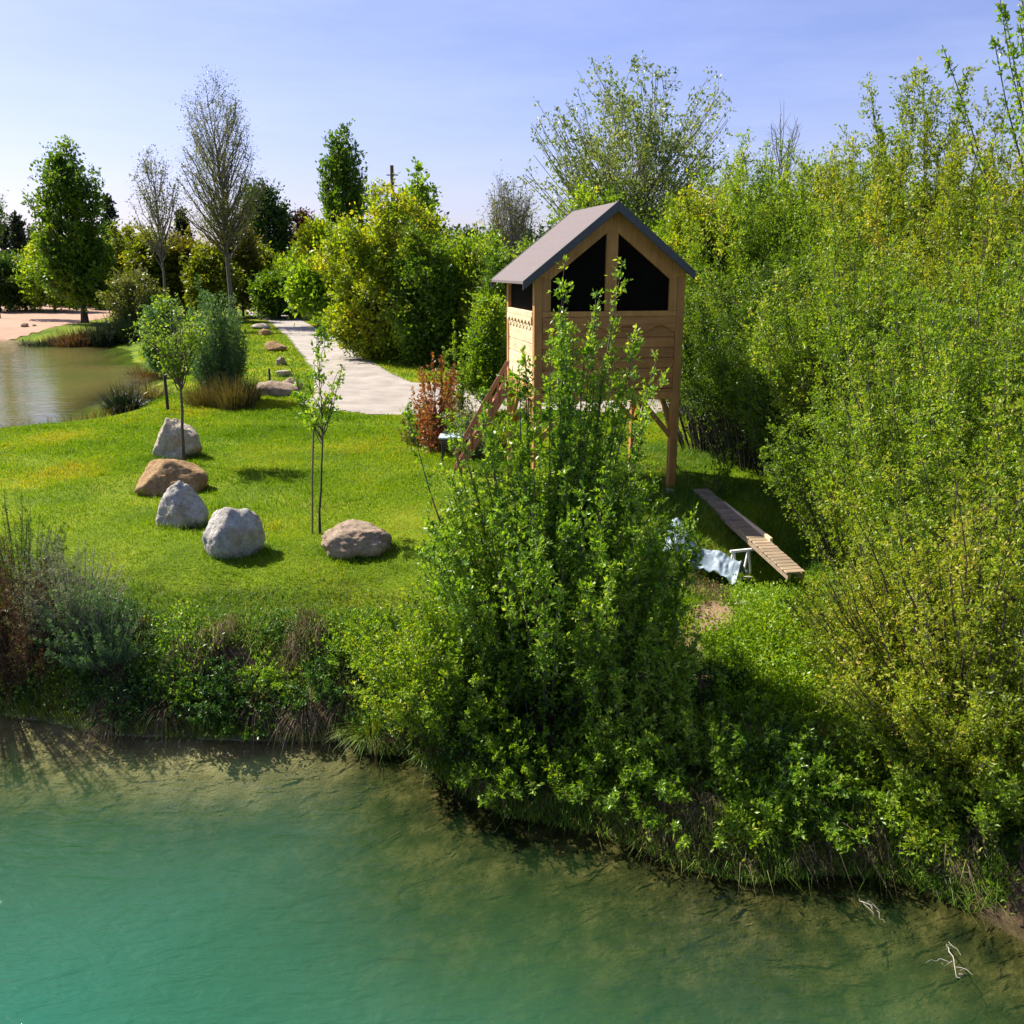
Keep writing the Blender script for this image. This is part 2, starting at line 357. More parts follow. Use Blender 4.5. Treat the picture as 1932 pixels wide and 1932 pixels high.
# ground material
m, n, l, b = nmat('meadow_ground'); M['ground'] = m
po = pos_out(n)
at = n.new('ShaderNodeAttribute'); at.attribute_name = 'shore'
n1 = noise_node(n, l, .35, 5, .6, po); n2 = noise_node(n, l, 3.0, 6, .7, po); n3 = noise_node(n, l, 30, 4, .7, po)
lawn = ramp_from(n, l, n1.outputs['Fac'], [(.35, (.07, .13, .008)), (.5, (.15, .22, .012)), (.62, (.24, .28, .02)), (.75, (.33, .29, .07))])
lawn = mixcol(n, l, .65, lawn, ramp_from(n, l, n2.outputs['Fac'], [(.3, (.55, .55, .5)), (.7, (1.2, 1.15, 1.1))]), 'MULTIPLY')
lawn = mixcol(n, l, .7, lawn, ramp_from(n, l, n3.outputs['Fac'], [(.3, (.45, .5, .4)), (.7, (1.3, 1.25, 1.2))]), 'MULTIPLY')
soil = ramp_from(n, l, n2.outputs['Fac'], [(.3, (.035, .025, .014)), (.55, (.085, .06, .035)), (.75, (.18, .125, .075))])
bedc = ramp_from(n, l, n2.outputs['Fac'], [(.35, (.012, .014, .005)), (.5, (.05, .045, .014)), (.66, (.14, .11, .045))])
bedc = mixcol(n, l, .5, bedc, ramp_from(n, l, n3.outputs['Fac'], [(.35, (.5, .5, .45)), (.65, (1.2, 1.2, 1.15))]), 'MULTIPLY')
ma = n.new('ShaderNodeMath'); ma.operation = 'MULTIPLY_ADD'; l.new(n2.outputs['Fac'], ma.inputs[0]); ma.inputs[1].default_value = 2.2; ma.inputs[2].default_value = -1.1
ad = n.new('ShaderNodeMath'); ad.operation = 'ADD'; l.new(ma.outputs[0], ad.inputs[0]); l.new(at.outputs['Fac'], ad.inputs[1])
mr = n.new('ShaderNodeMapRange'); mr.inputs['From Min'].default_value = 1.0; mr.inputs['From Max'].default_value = 2.1; l.new(ad.outputs[0], mr.inputs['Value'])
c = mixcol(n, l, mr.outputs['Result'], soil, lawn)
a3 = n.new('ShaderNodeAttribute'); a3.attribute_name = 'soil'; c = mixcol(n, l, ramp_from(n, l, a3.outputs['Fac'], [(.25, (0, 0, 0)), (.5, (1, 1, 1))]), c, ramp_from(n, l, n3.outputs['Fac'], [(.3, (.13, .08, .045)), (.7, (.42, .29, .18))]))
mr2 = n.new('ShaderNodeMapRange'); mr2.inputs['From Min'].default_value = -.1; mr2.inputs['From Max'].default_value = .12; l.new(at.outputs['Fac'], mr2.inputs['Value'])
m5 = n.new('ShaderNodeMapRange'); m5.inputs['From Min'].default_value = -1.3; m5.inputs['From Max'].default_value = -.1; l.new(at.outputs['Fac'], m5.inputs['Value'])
sx_ = n.new('ShaderNodeSeparateXYZ'); l.new(po, sx_.inputs[0]); m6 = n.new('ShaderNodeMapRange'); m6.inputs['From Min'].default_value = -1.6; m6.inputs['From Max'].default_value = -3.4; l.new(sx_.outputs['X'], m6.inputs['Value'])  # sand kept off the right; dark algae bed also paints the bushes' shade
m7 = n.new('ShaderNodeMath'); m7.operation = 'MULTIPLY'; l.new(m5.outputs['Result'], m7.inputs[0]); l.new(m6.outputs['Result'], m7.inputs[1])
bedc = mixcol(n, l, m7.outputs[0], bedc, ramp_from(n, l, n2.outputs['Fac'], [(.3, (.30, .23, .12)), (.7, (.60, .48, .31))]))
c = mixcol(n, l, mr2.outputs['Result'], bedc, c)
l.new(c, b.inputs['Base Color']); b.inputs['Roughness'].default_value = .95; b.inputs['Specular IOR Level'].default_value = .1
bp = n.new('ShaderNodeBump'); bp.inputs['Strength'].default_value = .8; bp.inputs['Distance'].default_value = .04
l.new(n3.outputs['Fac'], bp.inputs['Height']); l.new(bp.outputs['Normal'], b.inputs['Normal'])
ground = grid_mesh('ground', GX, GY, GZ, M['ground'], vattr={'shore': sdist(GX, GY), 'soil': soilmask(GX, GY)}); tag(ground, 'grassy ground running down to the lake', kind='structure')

# water
def watermat(name, deep, shallow, k, bump, rough, wscale, maxop=1.0):
    m, n, l, b = nmat(name); n.remove(b)
    po = pos_out(n)
    at = n.new('ShaderNodeAttribute'); at.attribute_name = 'depth'
    mpp = n.new('ShaderNodeMapping'); mpp.inputs['Scale'].default_value = (.55, 1.5, 1); mpp.inputs['Rotation'].default_value = (0, 0, R(-14)); l.new(po, mpp.inputs['Vector'])
    w1 = noise_node(n, l, wscale, 3, .5, mpp.outputs['Vector']); w1.inputs['Distortion'].default_value = 1.0
    w2 = noise_node(n, l, wscale * 3.2, 3, .55, mpp.outputs['Vector']); w2.inputs['Distortion'].default_value = .6
    ad = n.new('ShaderNodeMath'); ad.operation = 'MULTIPLY_ADD'; l.new(w2.outputs['Fac'], ad.inputs[0]); ad.inputs[1].default_value = .42; l.new(w1.outputs['Fac'], ad.inputs[2])
    bp = n.new('ShaderNodeBump'); bp.inputs['Strength'].default_value = 1; bp.inputs['Distance'].default_value = bump; l.new(ad.outputs[0], bp.inputs['Height'])
    ex = n.new('ShaderNodeMath'); ex.operation = 'MULTIPLY'; l.new(at.outputs['Fac'], ex.inputs[0]); ex.inputs[1].default_value = -k
    pw_ = n.new('ShaderNodeMath'); pw_.operation = 'POWER'; l.new(at.outputs['Fac'], pw_.inputs[0]); pw_.inputs[1].default_value = 1.5; l.new(pw_.outputs[0], ex.inputs[0])
    e2 = n.new('ShaderNodeMath'); e2.operation = 'EXPONENT'; l.new(ex.outputs[0], e2.inputs[0])
    op = n.new('ShaderNodeMath'); op.operation = 'SUBTRACT'; op.inputs[0].default_value = maxop; l.new(e2.outputs[0], op.inputs[1]); op.use_clamp = True
    mr = n.new('ShaderNodeMapRange'); mr.inputs['From Min'].default_value = .35; mr.inputs['From Max'].default_value = 2.4; l.new(at.outputs['Fac'], mr.inputs['Value'])
    col = mixcol(n, l, mr.outputs['Result'], shallow, deep)
    big = noise_node(n, l, .32, 3, .5, po)
    col = mixcol(n, l, .5, col, ramp_from(n, l, big.outputs['Fac'], [(.35, (.72, .9, .8)), (.65, (1.2, 1.06, 1.12))]), 'MULTIPLY')
    df = n.new('ShaderNodeBsdfDiffuse'); l.new(col, df.inputs['Color']); l.new(bp.outputs['Normal'], df.inputs['Normal'])
    tr = n.new('ShaderNodeBsdfTransparent'); tr.inputs['Color'].default_value = (.86, .93, .82, 1)
    m1 = n.new('ShaderNodeMixShader'); l.new(op.outputs[0], m1.inputs[0]); l.new(tr.outputs[0], m1.inputs[1]); l.new(df.outputs[0], m1.inputs[2])
    gl = n.new('ShaderNodeBsdfGlossy'); gl.inputs['Roughness'].default_value = rough; l.new(bp.outputs['Normal'], gl.inputs['Normal'])
    fr = n.new('ShaderNodeFresnel'); fr.inputs['IOR'].default_value = 1.33; l.new(bp.outputs['Normal'], fr.inputs['Normal'])
    m2 = n.new('ShaderNodeMixShader'); l.new(fr.outputs[0], m2.inputs[0]); l.new(m1.outputs[0], m2.inputs[1]); l.new(gl.outputs[0], m2.inputs[2])
    l.new(m2.outputs[0], n['Material Output'].inputs['Surface'])
    return m
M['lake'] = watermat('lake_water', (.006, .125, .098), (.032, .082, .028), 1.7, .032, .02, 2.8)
M['pond'] = watermat('pond_water', (.13, .135, .035), (.16, .15, .05), 2.5, .02, .06, 1.2)
wx = axis_grid(-200, 60, -12, 12, .14, 1.12); wy = axis_grid(-60, 18, 3, 16, .14, 1.15)
WX, WY = np.meshgrid(wx, wy)
dep = np.maximum(LAKE - height(WX, WY), 0)
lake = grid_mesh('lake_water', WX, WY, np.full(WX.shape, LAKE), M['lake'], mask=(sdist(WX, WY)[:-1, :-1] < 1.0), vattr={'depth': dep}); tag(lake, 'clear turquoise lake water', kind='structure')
px_ = np.linspace(-45, -9, 150); py_ = np.linspace(20, 75, 150); PX, PY = np.meshgrid(px_, py_)
dep = np.maximum(POND - height(PX, PY), 0)
pw = grid_mesh('pond_water', PX, PY, np.full(PX.shape, POND), M['pond'], mask=(pdist(PX, PY)[:-1, :-1] < 1.2), vattr={'depth': dep}); tag(pw, 'olive green pond water', kind='structure')

# gravel track and beach
def sheet(name, poly, mat, res, dz, wob, label, edge=.0):
    poly = np.array([tuple(p) for p in poly]); x0, y0 = poly.min(0) - 1; x1, y1 = poly.max(0) + 1
    X, Y = np.meshgrid(np.arange(x0, x1, res), np.arange(y0, y1, res * 1.2))
    d = seg_dist(X, Y, poly, True); d = np.where(inside(X, Y, poly), -d, d) + wob * fnoise(X, Y, 3.0, 11) + wob * .6 * fnoise(X, Y, 9.0, 12)
    keep = (d < 0)[:-1, :-1]
    Z = gz(X, Y) + dz - smooth(-.3, 0, d) * dz * .7
    o = grid_mesh(name, X, Y, Z, mat, mask=keep); return tag(o, label, kind='structure')
m, n, l, b = nmat('pale_gravel'); M['gravel'] = m; po = pos_out(n)
n1 = noise_node(n, l, .8, 6, .65, po); n2 = noise_node(n, l, 40, 4, .8, po)
c = ramp_from(n, l, n1.outputs['Fac'], [(.3, (.24, .21, .18)), (.7, (.42, .375, .33))])
c = mixcol(n, l, .6, c, ramp_from(n, l, n2.outputs['Fac'], [(.3, (.55, .55, .55)), (.7, (1.2, 1.2, 1.2))]), 'MULTIPLY'); l.new(c, b.inputs['Base Color']); b.inputs['Roughness'].default_value = .95
bp = n.new('ShaderNodeBump'); bp.inputs['Distance'].default_value = .02; l.new(n2.outputs['Fac'], bp.inputs['Height']); l.new(bp.outputs['Normal'], b.inputs['Normal'])
M['sand'] = plain('beach_sand', (.33, .20, .13), .95, .14, .6)
trk = [(462, 585), (500, 580), (545, 592), (600, 622), (660, 655), (715, 695), (775, 724), (1000, 726), (1240, 732), (1400, 738), (1420, 760), (1300, 782), (1200, 780), (1000, 772), (800, 786), (700, 784), (600, 772), (560, 766), (592, 740), (590, 705), (566, 668), (540, 635), (505, 606), (470, 598)]
sheet('gravel_path', [P(x, y, 0).to_2d() for x, y in trk], M['gravel'], .16, .03, .12, 'pale gravel track curving away past the lawn')
bch = [(-600, 566), (0, 566), (120, 567), (210, 566), (250, 580), (200, 606), (70, 630), (0, 634), (-600, 634)]
sheet('sand_beach', [P(x, y, -.3).to_2d() for x, y in bch], M['sand'], .5, .06, .5, 'pinkish sand beach beyond the pond')

# ------------------------------------------------------------------ boulders
def rock(name, label, c, size, mat, seed, rz=0, cuts=14, sub=5, sink=.12, group=None, rough=.05, tilt=0, dl=.6, taper=0):
    bm = bmesh.new(); bmesh.ops.create_icosphere(bm, subdivisions=sub, radius=1)
    g = np.random.default_rng(seed); N = unit(g.normal(size=(cuts, 3))); D = g.uniform(dl, .95, cuts)
    co = np.array([v.co[:] for v in bm.verts]); dot = co @ N.T
    with np.errstate(divide='ignore'): rr = np.where(dot > .15, D / np.maximum(dot, .15), 9)
    rr = np.minimum(rr.min(1), 1.0)
    rr = rr / rr.max(); 
    for v, r_ in zip(bm.verts, rr):
        d = v.co.copy()
        q = d * 1.7 + Vector((seed * 3.1, 0, 0))
        r2 = r_ * (1 + rough * 1.6 * noise.fractal(q, 1, 2, 5) + rough * .5 * noise.noise(q * 6))
        tp_ = 1 - taper * (d.z * r2); v.co = Vector((d.x * r2 * size[0] / 2 * tp_, d.y * r2 * size[1] / 2 * tp_, d.z * r2 * size[2] / 2))
        if v.co.z < -size[2] * .38: v.co.z = -size[2] * .38
    me = bpy.data.meshes.new(name); bm.to_mesh(me); bm.free(); me.materials.append(mat)
    me.polygons.foreach_set('use_smooth', np.ones(len(me.polygons), bool))
    o = bpy.data.objects.new(name, me); link(o); o.location = (c[0], c[1], c[2] + size[2] * (.38 - sink)); o.rotation_euler = (tilt, tilt * .5, rz)
    return tag(o, label, 'boulder', group)
def rock_px(name, label, x, yb, w, h, mat, seed, **k):
    p = P(x, yb, -.02); p = P(x, yb, G(p.x, p.y)); dist = p.y * math.cos(PITCH) + (CZ - p.z) * math.sin(PITCH); s = dist / F
    W = w * s; H = h * s * 1.05
    p.y += W * .35
    return rock(name, label, (p.x * 1.0, p.y, G(p.x, p.y)), (W * 1.12, W * .95, H * 1.18), mat, seed, **k)
GR = 'boulders set out on the lawn'
rock_px('boulder', 'tall cream boulder behind the young tree trunk, farthest of the lawn boulders', 326, 868, 84, 88, M['rock_cream'], 8, group=GR, cuts=14, dl=.6, taper=.3, rough=.08)
rock_px('boulder', 'flat tawny slab of rock tipped to the left on the lawn', 303, 936, 128, 66, M['rock_brown'], 14, group=GR, rz=.2, tilt=.12, cuts=12)
rock_px('boulder', 'small pointed grey and white boulder beside the flat tawny slab', 335, 997, 80, 92, M['rock_white'], 19, group=GR, cuts=10, dl=.55, taper=.42, rough=.07)
rock_px('boulder', 'large round white boulder nearest the bank', 435, 1054, 102, 100, M['rock_white'], 33, group=GR, cuts=24, rough=.06, dl=.8)
rock_px('boulder', 'low rounded brown boulder at the foot of the staked young tree', 665, 1054, 128, 62, M['rock_pink'], 44, group=GR, cuts=22, rough=.09, dl=.8)
GP = 'rocks lining the gravel track'
for i, (x, y, w, h, mt, lb) in enumerate([
    (520, 750, 82, 36, 'rock_pink', 'wide jagged brown rock nearest the lawn in the row beside the track'),
    (549, 738, 36, 26, 'rock_pink', 'smaller brown rock leaning on the right end of the wide jagged rock'),
    (533, 712, 30, 16, 'rock_cream', 'small pale rock between the brown rocks of the trackside row'),
    (530, 690, 20, 22, 'rock_pink', 'narrow dark rock standing upright in the trackside row'),
    (515, 664, 40, 22, 'rock_brown', 'orange brown rock halfway along the trackside row'),
    (497, 634, 26, 16, 'rock_brown', 'dark brown rock near the far bend of the track'),
    (490, 622, 34, 12, 'rock_cream', 'farthest and palest rock of the trackside row')]):
    rock_px('rock', lb, x, y, w, h, M[mt], 60 + i, group=GP, sub=4)
rock_px('rock', 'small dark stone on the sand at the far pond edge', 45, 618, 13, 10, M['rock_pink'], 80, sub=3)
rock_px('rock', 'second tiny dark stone on the sand, right of its twin', 64, 617, 8, 7, M['rock_pink'], 81, sub=3)
def rock_w(x, y, w, h, mat, seed, label, name='rock'):
    p = P(x, y, LAKE); s = (p.y * math.cos(PITCH) + (CZ - LAKE) * math.sin(PITCH)) / F
    return rock(name, label, (p.x, p.y, LAKE - h * s * .2), (w * s, w * s * .8, h * s), M[mat], seed, sub=4, rough=.08)
rock_w(88, 1350, 34, 26, 'rock_pink', 90, 'brown stone at the waterline below the left undergrowth')
rock_w(176, 1374, 40, 18, 'rock_brown', 91, 'flat yellowish stone just breaking the water at left')
rock_w(728, 1395, 130, 80, 'rock_brown', 92, 'broad earthy rock at the waterline left of the tall bush', 'boulder')
rock_w(336, 1352, 24, 22, 'rock_cream', 93, 'small cream stone low on the bank between weeds')
rock_w(300, 1386, 26, 12, 'rock_cream', 94, 'flat pale pebble at the water edge under the bank')
rock_w(535, 1394, 30, 22, 'rock_pink', 95, 'dark wet stone at the water edge below the dry grass')
rock_w(612, 1392, 18, 12, 'rock_cream', 96, 'tiny pale stone at the water edge right of the dark wet stone')

# ------------------------------------------------------------------ vegetation generators
def rnd_values(clu, g): return np.clip(clu * .55 + g.random(len(clu)) * .5, 0, 1)
def twig_leaves(org, dirs, lens, per, lsize, g, aspect=.5, jit=.25, up=.3, flat=.35):
    n = len(org); s = g.uniform(.15, 1, (n, per)); cl = g.random(n)
    pos = org[:, None] + dirs[:, None] * (lens[:, None] * s)[..., None] + g.normal(size=(n, per, 3)) * (lens[:, None, None] * jit * .3)
    pos = pos.reshape(-1, 3); ax = np.repeat(dirs, per, 0) * .7 + g.normal(size=(n * per, 3)) * .75; ax[:, 2] += up
    sz = lsize * g.uniform(.55, 1.25, n * per)
    return leaf_quads(pos, sz, ax, aspect, g, flat), rnd_values(np.repeat(cl, per), g)
def shoot_bush(name, label, cat, base, n, L, rb, lean, mat, bark='bark', twigs=14, per=6, lsize=.05, trad=.14, t0=.12, droop=0., aspect=.5, seed=0, sr=.012,
               group=None, extra=None, bias=(0, 0), kk=9, twigtube=True, shape=.6, wig=.05, tip=.25, lobes=0):
    g = np.random.default_rng(seed + 100); r = empty(name, base, label, cat, group)
    az = g.uniform(0, 2 * math.pi, n); u = g.random(n) ** .6
    le = R(lean) * u; Ls = L[1] * (1 - shape * u ** 1.5) * g.uniform(.72, 1.0, n); Ls = np.maximum(Ls, L[0] * g.uniform(.8, 1.2, n))
    if lobes:
        la = g.uniform(0, 6.28, lobes); Ls *= 1 - .25 * (np.abs(np.sin((az[:, None] - la[None]) * .5)).min(1))
    b0 = np.stack([np.cos(az) * rb * u, np.sin(az) * rb * u, np.full(n, -.1)], 1)
    d0 = np.stack([np.cos(az) * np.sin(le) + bias[0], np.sin(az) * np.sin(le) + bias[1], np.cos(le)], 1); d0 = unit(d0)
    if extra:                                       # hand-placed shoots: (base offset, direction, length)
        for bo, dd, ll in extra:
            b0 = np.vstack([b0, [bo]]); d0 = np.vstack([d0, unit(np.array(dd, float))[None]]); Ls = np.append(Ls, ll)
    n = len(Ls); t = np.linspace(0, 1, kk)
    hor = d0 * np.array([1, 1, 0])
    Pt = b0[:, None] + d0[:, None] * (Ls[:, None] * t)[..., None]
    Pt[:, :, 2] -= (droop * Ls[:, None] * (t ** 2)[None]) * (np.linalg.norm(hor, axis=1)[:, None] + .15)
    Pt += np.cumsum(g.normal(size=(n, kk, 3)) * wig * .35, axis=1) * (t[None, :, None] ** .5) * (Ls[:, None, None] / kk) * 2.2
    rad = sr * (Ls[:, None] / L[1]) ** .7 * (1 - .82 * t[None]) * g.uniform(.7, 1.4, (n, 1))
    T = Tubes(); T.add(Pt, rad, 4)
    nt = np.maximum((Ls * twigs).astype(int), 3); si = np.repeat(np.arange(n), nt); N = len(si)
    tt = t0 + (1 - t0) * g.random(N) ** .85; f = tt * (kk - 1); i0 = np.minimum(f.astype(int), kk - 2); fr = (f - i0)[:, None]
    org = Pt[si, i0] * (1 - fr) + Pt[si, i0 + 1] * fr; ax = unit(Pt[si, i0 + 1] - Pt[si, i0])
    rd = g.normal(size=(N, 3)); dirs = unit(ax * .75 + unit(rd) * .9)
    lens = trad * (1 - (1 - tip) * tt ** 1.5) * g.uniform(.45, 1.25, N)
    V, rv = twig_leaves(org, dirs, lens, per, lsize, g, aspect)
    if twigtube:
        sel = g.random(N) < .5; e = org[sel] + dirs[sel] * lens[sel][:, None]
        T.add(np.stack([org[sel], e], 1), np.tile([[.0028, .001]], (sel.sum(), 1)) * (lsize / .05), 3)
    T.build('stems', M[bark], r); leaves_obj('foliage', V, rv, M[mat], r)
    return r
def clump_tree(name, label, cat, base, H, prof, ncl, clr, mat, bark='bark', tw=18, per=8, lsize=.12, tr=.14, seed=0, clear=.2, aspect=.6, group=None,
               lean=(0, 0), rise=.45, up=.3, stems=1, twr=.006, fill=.35, irr=.25, sq=(1, 1), flat=.35, fr0=.55):
    """prof: (height fraction, radius m) pairs of the crown"""
    g = np.random.default_rng(seed + 500); r = empty(name, base, label, cat, group)
    hs = np.array([p[0] for p in prof]); rs = np.array([p[1] for p in prof])
    cand = g.uniform(hs[0], hs[-1], ncl * 6); w = np.interp(cand, hs, rs) ** 1.6; w /= w.sum()
    h = g.choice(cand, ncl, replace=False, p=w); az = g.uniform(0, 6.283, ncl)
    lob = 1 + irr * (np.sin(az * 2 + h * 9 + seed) * .6 + np.sin(az * 3 - h * 17 + seed * 2) * .6)
    q = fill + (1 - fill) * g.random(ncl) ** .5
    rad = np.interp(h, hs, rs) * q * lob
    lx = np.array(lean)
    C = np.stack([np.cos(az) * rad * sq[0] + lx[0] * h * H, np.sin(az) * rad * sq[1] + lx[1] * h * H, h * H], 1)
    T = Tubes(); k = 10; t = np.linspace(0, 1, k)
    trunks = []
    for s_ in range(stems):
        a = g.uniform(0, 6.28); sp = 0 if stems == 1 else g.uniform(.08, .22) * H
        tp = np.stack([lx[0] * t * H + math.cos(a) * sp * t ** 1.3, lx[1] * t * H + math.sin(a) * sp * t ** 1.3, t * H * (.97 if s_ == 0 else g.uniform(.75, .95))], 1)
        tp[1:] += np.cumsum(g.normal(size=(k - 1, 3)) * H * .006, 0); tp[0, 2] = -.15
        rr = tr * (1 if s_ == 0 else .7) * (1 - .93 * t ** .9); rr[0] *= 1.35
        T.add(tp, rr, 7); trunks.append((tp, rr))
    ti = g.integers(0, stems, ncl)
    hb = np.maximum(h * (1 - rise * np.clip(rad / (rs.max() + 1e-6), .15, 1)) - .02, clear * g.uniform(.8, 1.2, ncl)); hb = np.minimum(hb, h)
    A = np.zeros((ncl, 3)); ra = np.zeros(ncl)
    for s_, (tp, rr) in enumerate(trunks):
        mk = ti == s_; hh = np.clip(hb[mk] * H, 0, tp[-1, 2])
        for c_ in range(3): A[mk, c_] = np.interp(hh, tp[:, 2], tp[:, c_])
        ra[mk] = np.interp(hh, tp[:, 2], rr)
    tb = np.linspace(0, 1, 6)[None, :, None]; ctrl = A * .45 + C * .55; ctrl[:, 2] = A[:, 2] * .45 + C[:, 2] * .55 - .12 * np.linalg.norm(C - A, axis=1)
    B = (1 - tb) ** 2 * A[:, None] + 2 * (1 - tb) * tb * ctrl[:, None] + tb ** 2 * C[:, None]
    B[:, 1:-1] += g.normal(size=(ncl, 4, 3)) * .02 * np.linalg.norm(C - A, axis=1)[:, None, None]
    br = np.minimum(ra * .55, tr * .3)[:, None] * (1 - .8 * np.linspace(0, 1, 6))[None] + twr * .8
    T.add(B, br, 4)
    si = np.repeat(np.arange(ncl), tw); N = len(si)
    fr = fr0 + (1 - fr0) * g.random(N); fi = fr * 5; i0 = np.minimum(fi.astype(int), 4); f = (fi - i0)[:, None]
    org = B[si, i0] * (1 - f) + B[si, i0 + 1] * f
    rd = unit(g.normal(size=(N, 3))); outw = unit((C - A)[si]); dirs = unit(rd + outw * .35 + np.array([0, 0, up]))
    csz = clr * g.uniform(.6, 1.3, ncl)[si]; lens = csz * g.uniform(.4, 1.1, N)
    e = org + dirs * lens[:, None]
    sel = g.random(N) < .6
    T.add(np.stack([org[sel], e[sel]], 1), np.tile([[twr, twr * .35]], (sel.sum(), 1)), 3)
    T.build('trunk', M[bark], r)
    if per:
        V, rv = twig_leaves(org, dirs, lens, per, lsize, g, aspect, jit=.5, flat=flat)
        cv = g.random(ncl)[np.repeat(si, per)]; rv = np.clip(.55 * rv + .45 * cv, 0, 1)
        leaves_obj('crown', V, rv, M[mat], r)
    return r
def tree_px(name, label, cat, x, Y, ytop, prof_px, ybase=None, **k):
    """crown outline given as (photo y, half width px) at distance Y"""
    b = Q(x, 966, Y); gz_ = G(b.x, Y); base = Q(x, 966, Y); d = Y * math.cos(PITCH)
    top = Q(x, ytop, Y).z; H = top - gz_
    pr = []
    for yy, hw in prof_px:
        z = Q(x, yy, Y).z; pr.append(((z - gz_) / H, hw * (Y * math.cos(PITCH) - (z - CZ) * math.sin(PITCH)) / F))
    pr.sort()
    zc = (gz_ + top) / 2; dd = Y * math.cos(PITCH) - (zc - CZ) * math.sin(PITCH)
    return clump_tree(name, label, cat, ((x - 966) / F * dd, Y, gz_), H, pr, **k)
def XY(x, Y, z=0):
    dd = Y * math.cos(PITCH) - (z - CZ) * math.sin(PITCH); return ((x - 966) / F * dd, Y)
def at_px(x, Y, z=0):
    a, b_ = XY(x, Y, z); return (a, b_, G(a, b_))

# ------------------------------------------------------------------ lookout cabin
class Boxes:
    def __init__(s): s.V = []; s.F = []; s.C = []; s.r = []; s.n = 0
    def poly(s, pts, th):                    # extrude a planar outline by vector th
        k = len(pts); a = [Vector(p) for p in pts]; b_ = [p + Vector(th) for p in a]
        s.V += [p[:] for p in a + b_]; n0 = s.n; q = random.random()
        fs = [[n0 + i for i in range(k)][::-1], [n0 + k + i for i in range(k)]] + [[n0 + i, n0 + (i + 1) % k, n0 + k + (i + 1) % k, n0 + k + i] for i in range(k)]
        for f in fs: s.F += f; s.C.append(len(f)); s.r.append(q)
        s.n += 2 * k
    def box(s, a, b_): 
        x0, y0, z0 = a; x1, y1, z1 = b_
        s.poly([(x0, y0, z0), (x1, y0, z0), (x1, y1, z0), (x0, y1, z0)], (0, 0, z1 - z0))
    def bar(s, a, b_, w, h):                 # a squared timber from a to b
        a = Vector(a); b_ = Vector(b_); d = (b_ - a).normalized(); up = Vector((0, 0, 1)) if abs(d.z) < .95 else Vector((1, 0, 0))
        sx = d.cross(up).normalized() * w / 2; sy = sx.cross(d).normalized() * h / 2
        s.poly([a - sx - sy, a + sx - sy, a + sx + sy, a - sx + sy], b_ - a)
    def build(s, name, mat, parent=None, bevel=.006):
        o = mesh_np(name, s.V, s.F, s.C, mat, parent, rnd=s.r)
        bm = bmesh.new(); bm.from_mesh(o.data); bmesh.ops.recalc_face_normals(bm, faces=bm.faces); bm.to_mesh(o.data); bm.free()
        if bevel:
            md = o.modifiers.new('bevel', 'BEVEL'); md.width = bevel; md.segments = 1; md.limit_method = 'ANGLE'
        return o
cx, cy = XY(1008, 16.5, 3.0)
CAB = empty('lookout_cabin', (cx, cy, G(cx, cy)), 'wooden lookout cabin on tall posts with a pitched grey roof behind the leafy shrub', 'cabin', rz=R(12.5))
W, D = 2.86, 2.35; FL = 2.04; SI = 3.48; EV = 4.17; SLP = .79; RX = W / 2
zr = lambda x: EV + SLP * (RX - abs(x - RX))
for (px0, py0) in ((0, 0), (W - .15, 0), (0, D - .15), (W - .15, D - .15)):
    b_ = Boxes(); b_.box((px0, py0, -.35), (px0 + .15, py0 + .15, EV - .03 + .1)); b_.build('corner_post', M['wood_v'], CAB)
def wall(name, ax, at_, lo, hi, z0, z1, mat, nb, th=.03):
    b_ = Boxes(); h = (z1 - z0) / nb
    for i in range(nb):
        a0 = z0 + i * h + .004; a1 = z0 + (i + 1) * h - .004; j = random.uniform(-.002, .002)
        if ax == 'x': b_.box((lo, at_ + j, a0), (hi, at_ + th + j, a1))
        else: b_.box((at_ + j, lo, a0), (at_ + th + j, hi, a1))
        m_ = (a0 + a1) / 2
    # backing so that no light leaks through the joints
    if ax == 'x': b_.box((lo, at_ + th + .006, z0), (hi, at_ + th + .02, z1))
    else: b_.box((at_ + th + .006, lo, z0), (at_ + th + .02, hi, z1))
    return b_.build(name, M[mat], CAB, .008)
wall('front_wall', 'x', .03, .152, W - .152, FL, SI - .1, 'wood_h', 7)
wall('side_wall', 'y', .02, .152, D - .152, FL + .12, SI - .1, 'wood_y', 5)
wall('side_wall', 'y', W - .06, .152, D - .152, FL, EV - .1, 'wood_y', 8)
wall('back_wall', 'x', D - .07, .152, W - .152, FL, EV, 'wood_h', 9)
b_ = Boxes(); b_.poly([(.02, D - .06, EV + .02), (W - .02, D - .06, EV + .02), (RX, D - .06, zr(RX) - .06)], (0, .03, 0)); b_.build('back_gable', M['wood_h'], CAB)
# gable frame: sill rail, centre post, rake boards, inner cheeks
b_ = Boxes()
b_.box((.153, -.005, SI - .1), (W - .153, .085, SI)); b_.box((RX - .11, -.008, SI + .003), (RX + .11, .09, 4.93))
for sgn in (-1, 1):
    xo = 0 if sgn < 0 else W
    f_ = lambda x: zr(x)
    p_ = [(xo, -.012, EV - .06), (xo, -.012, f_(xo) - .0), (RX, -.012, f_(RX)), (RX, -.012, f_(RX) - .37), (xo - sgn * .30, -.012, EV - .13)]
    if sgn > 0: p_ = p_[::-1]
    b_.poly(p_, (0, .06, 0))
    xa = .153 if sgn < 0 else W - .153 - .15
    b_.box((xa, -.002, SI + .003), (xa + .15, .08, EV - .1))
b_.build('gable_frame', M['wood_v'], CAB)
for lo, hi in ((.303, RX - .112), (RX + .112, W - .303)):
    b_ = Boxes(); b_.poly([(lo, .05, SI), (hi, .05, SI), (hi, .05, zr(hi) - .3), (lo, .05, zr(lo) - .3)], (0, .012, 0)); b_.build('dark_interior_panel', M['interior_dark'], CAB, 0)  # black panels painted in place of the shaded interior
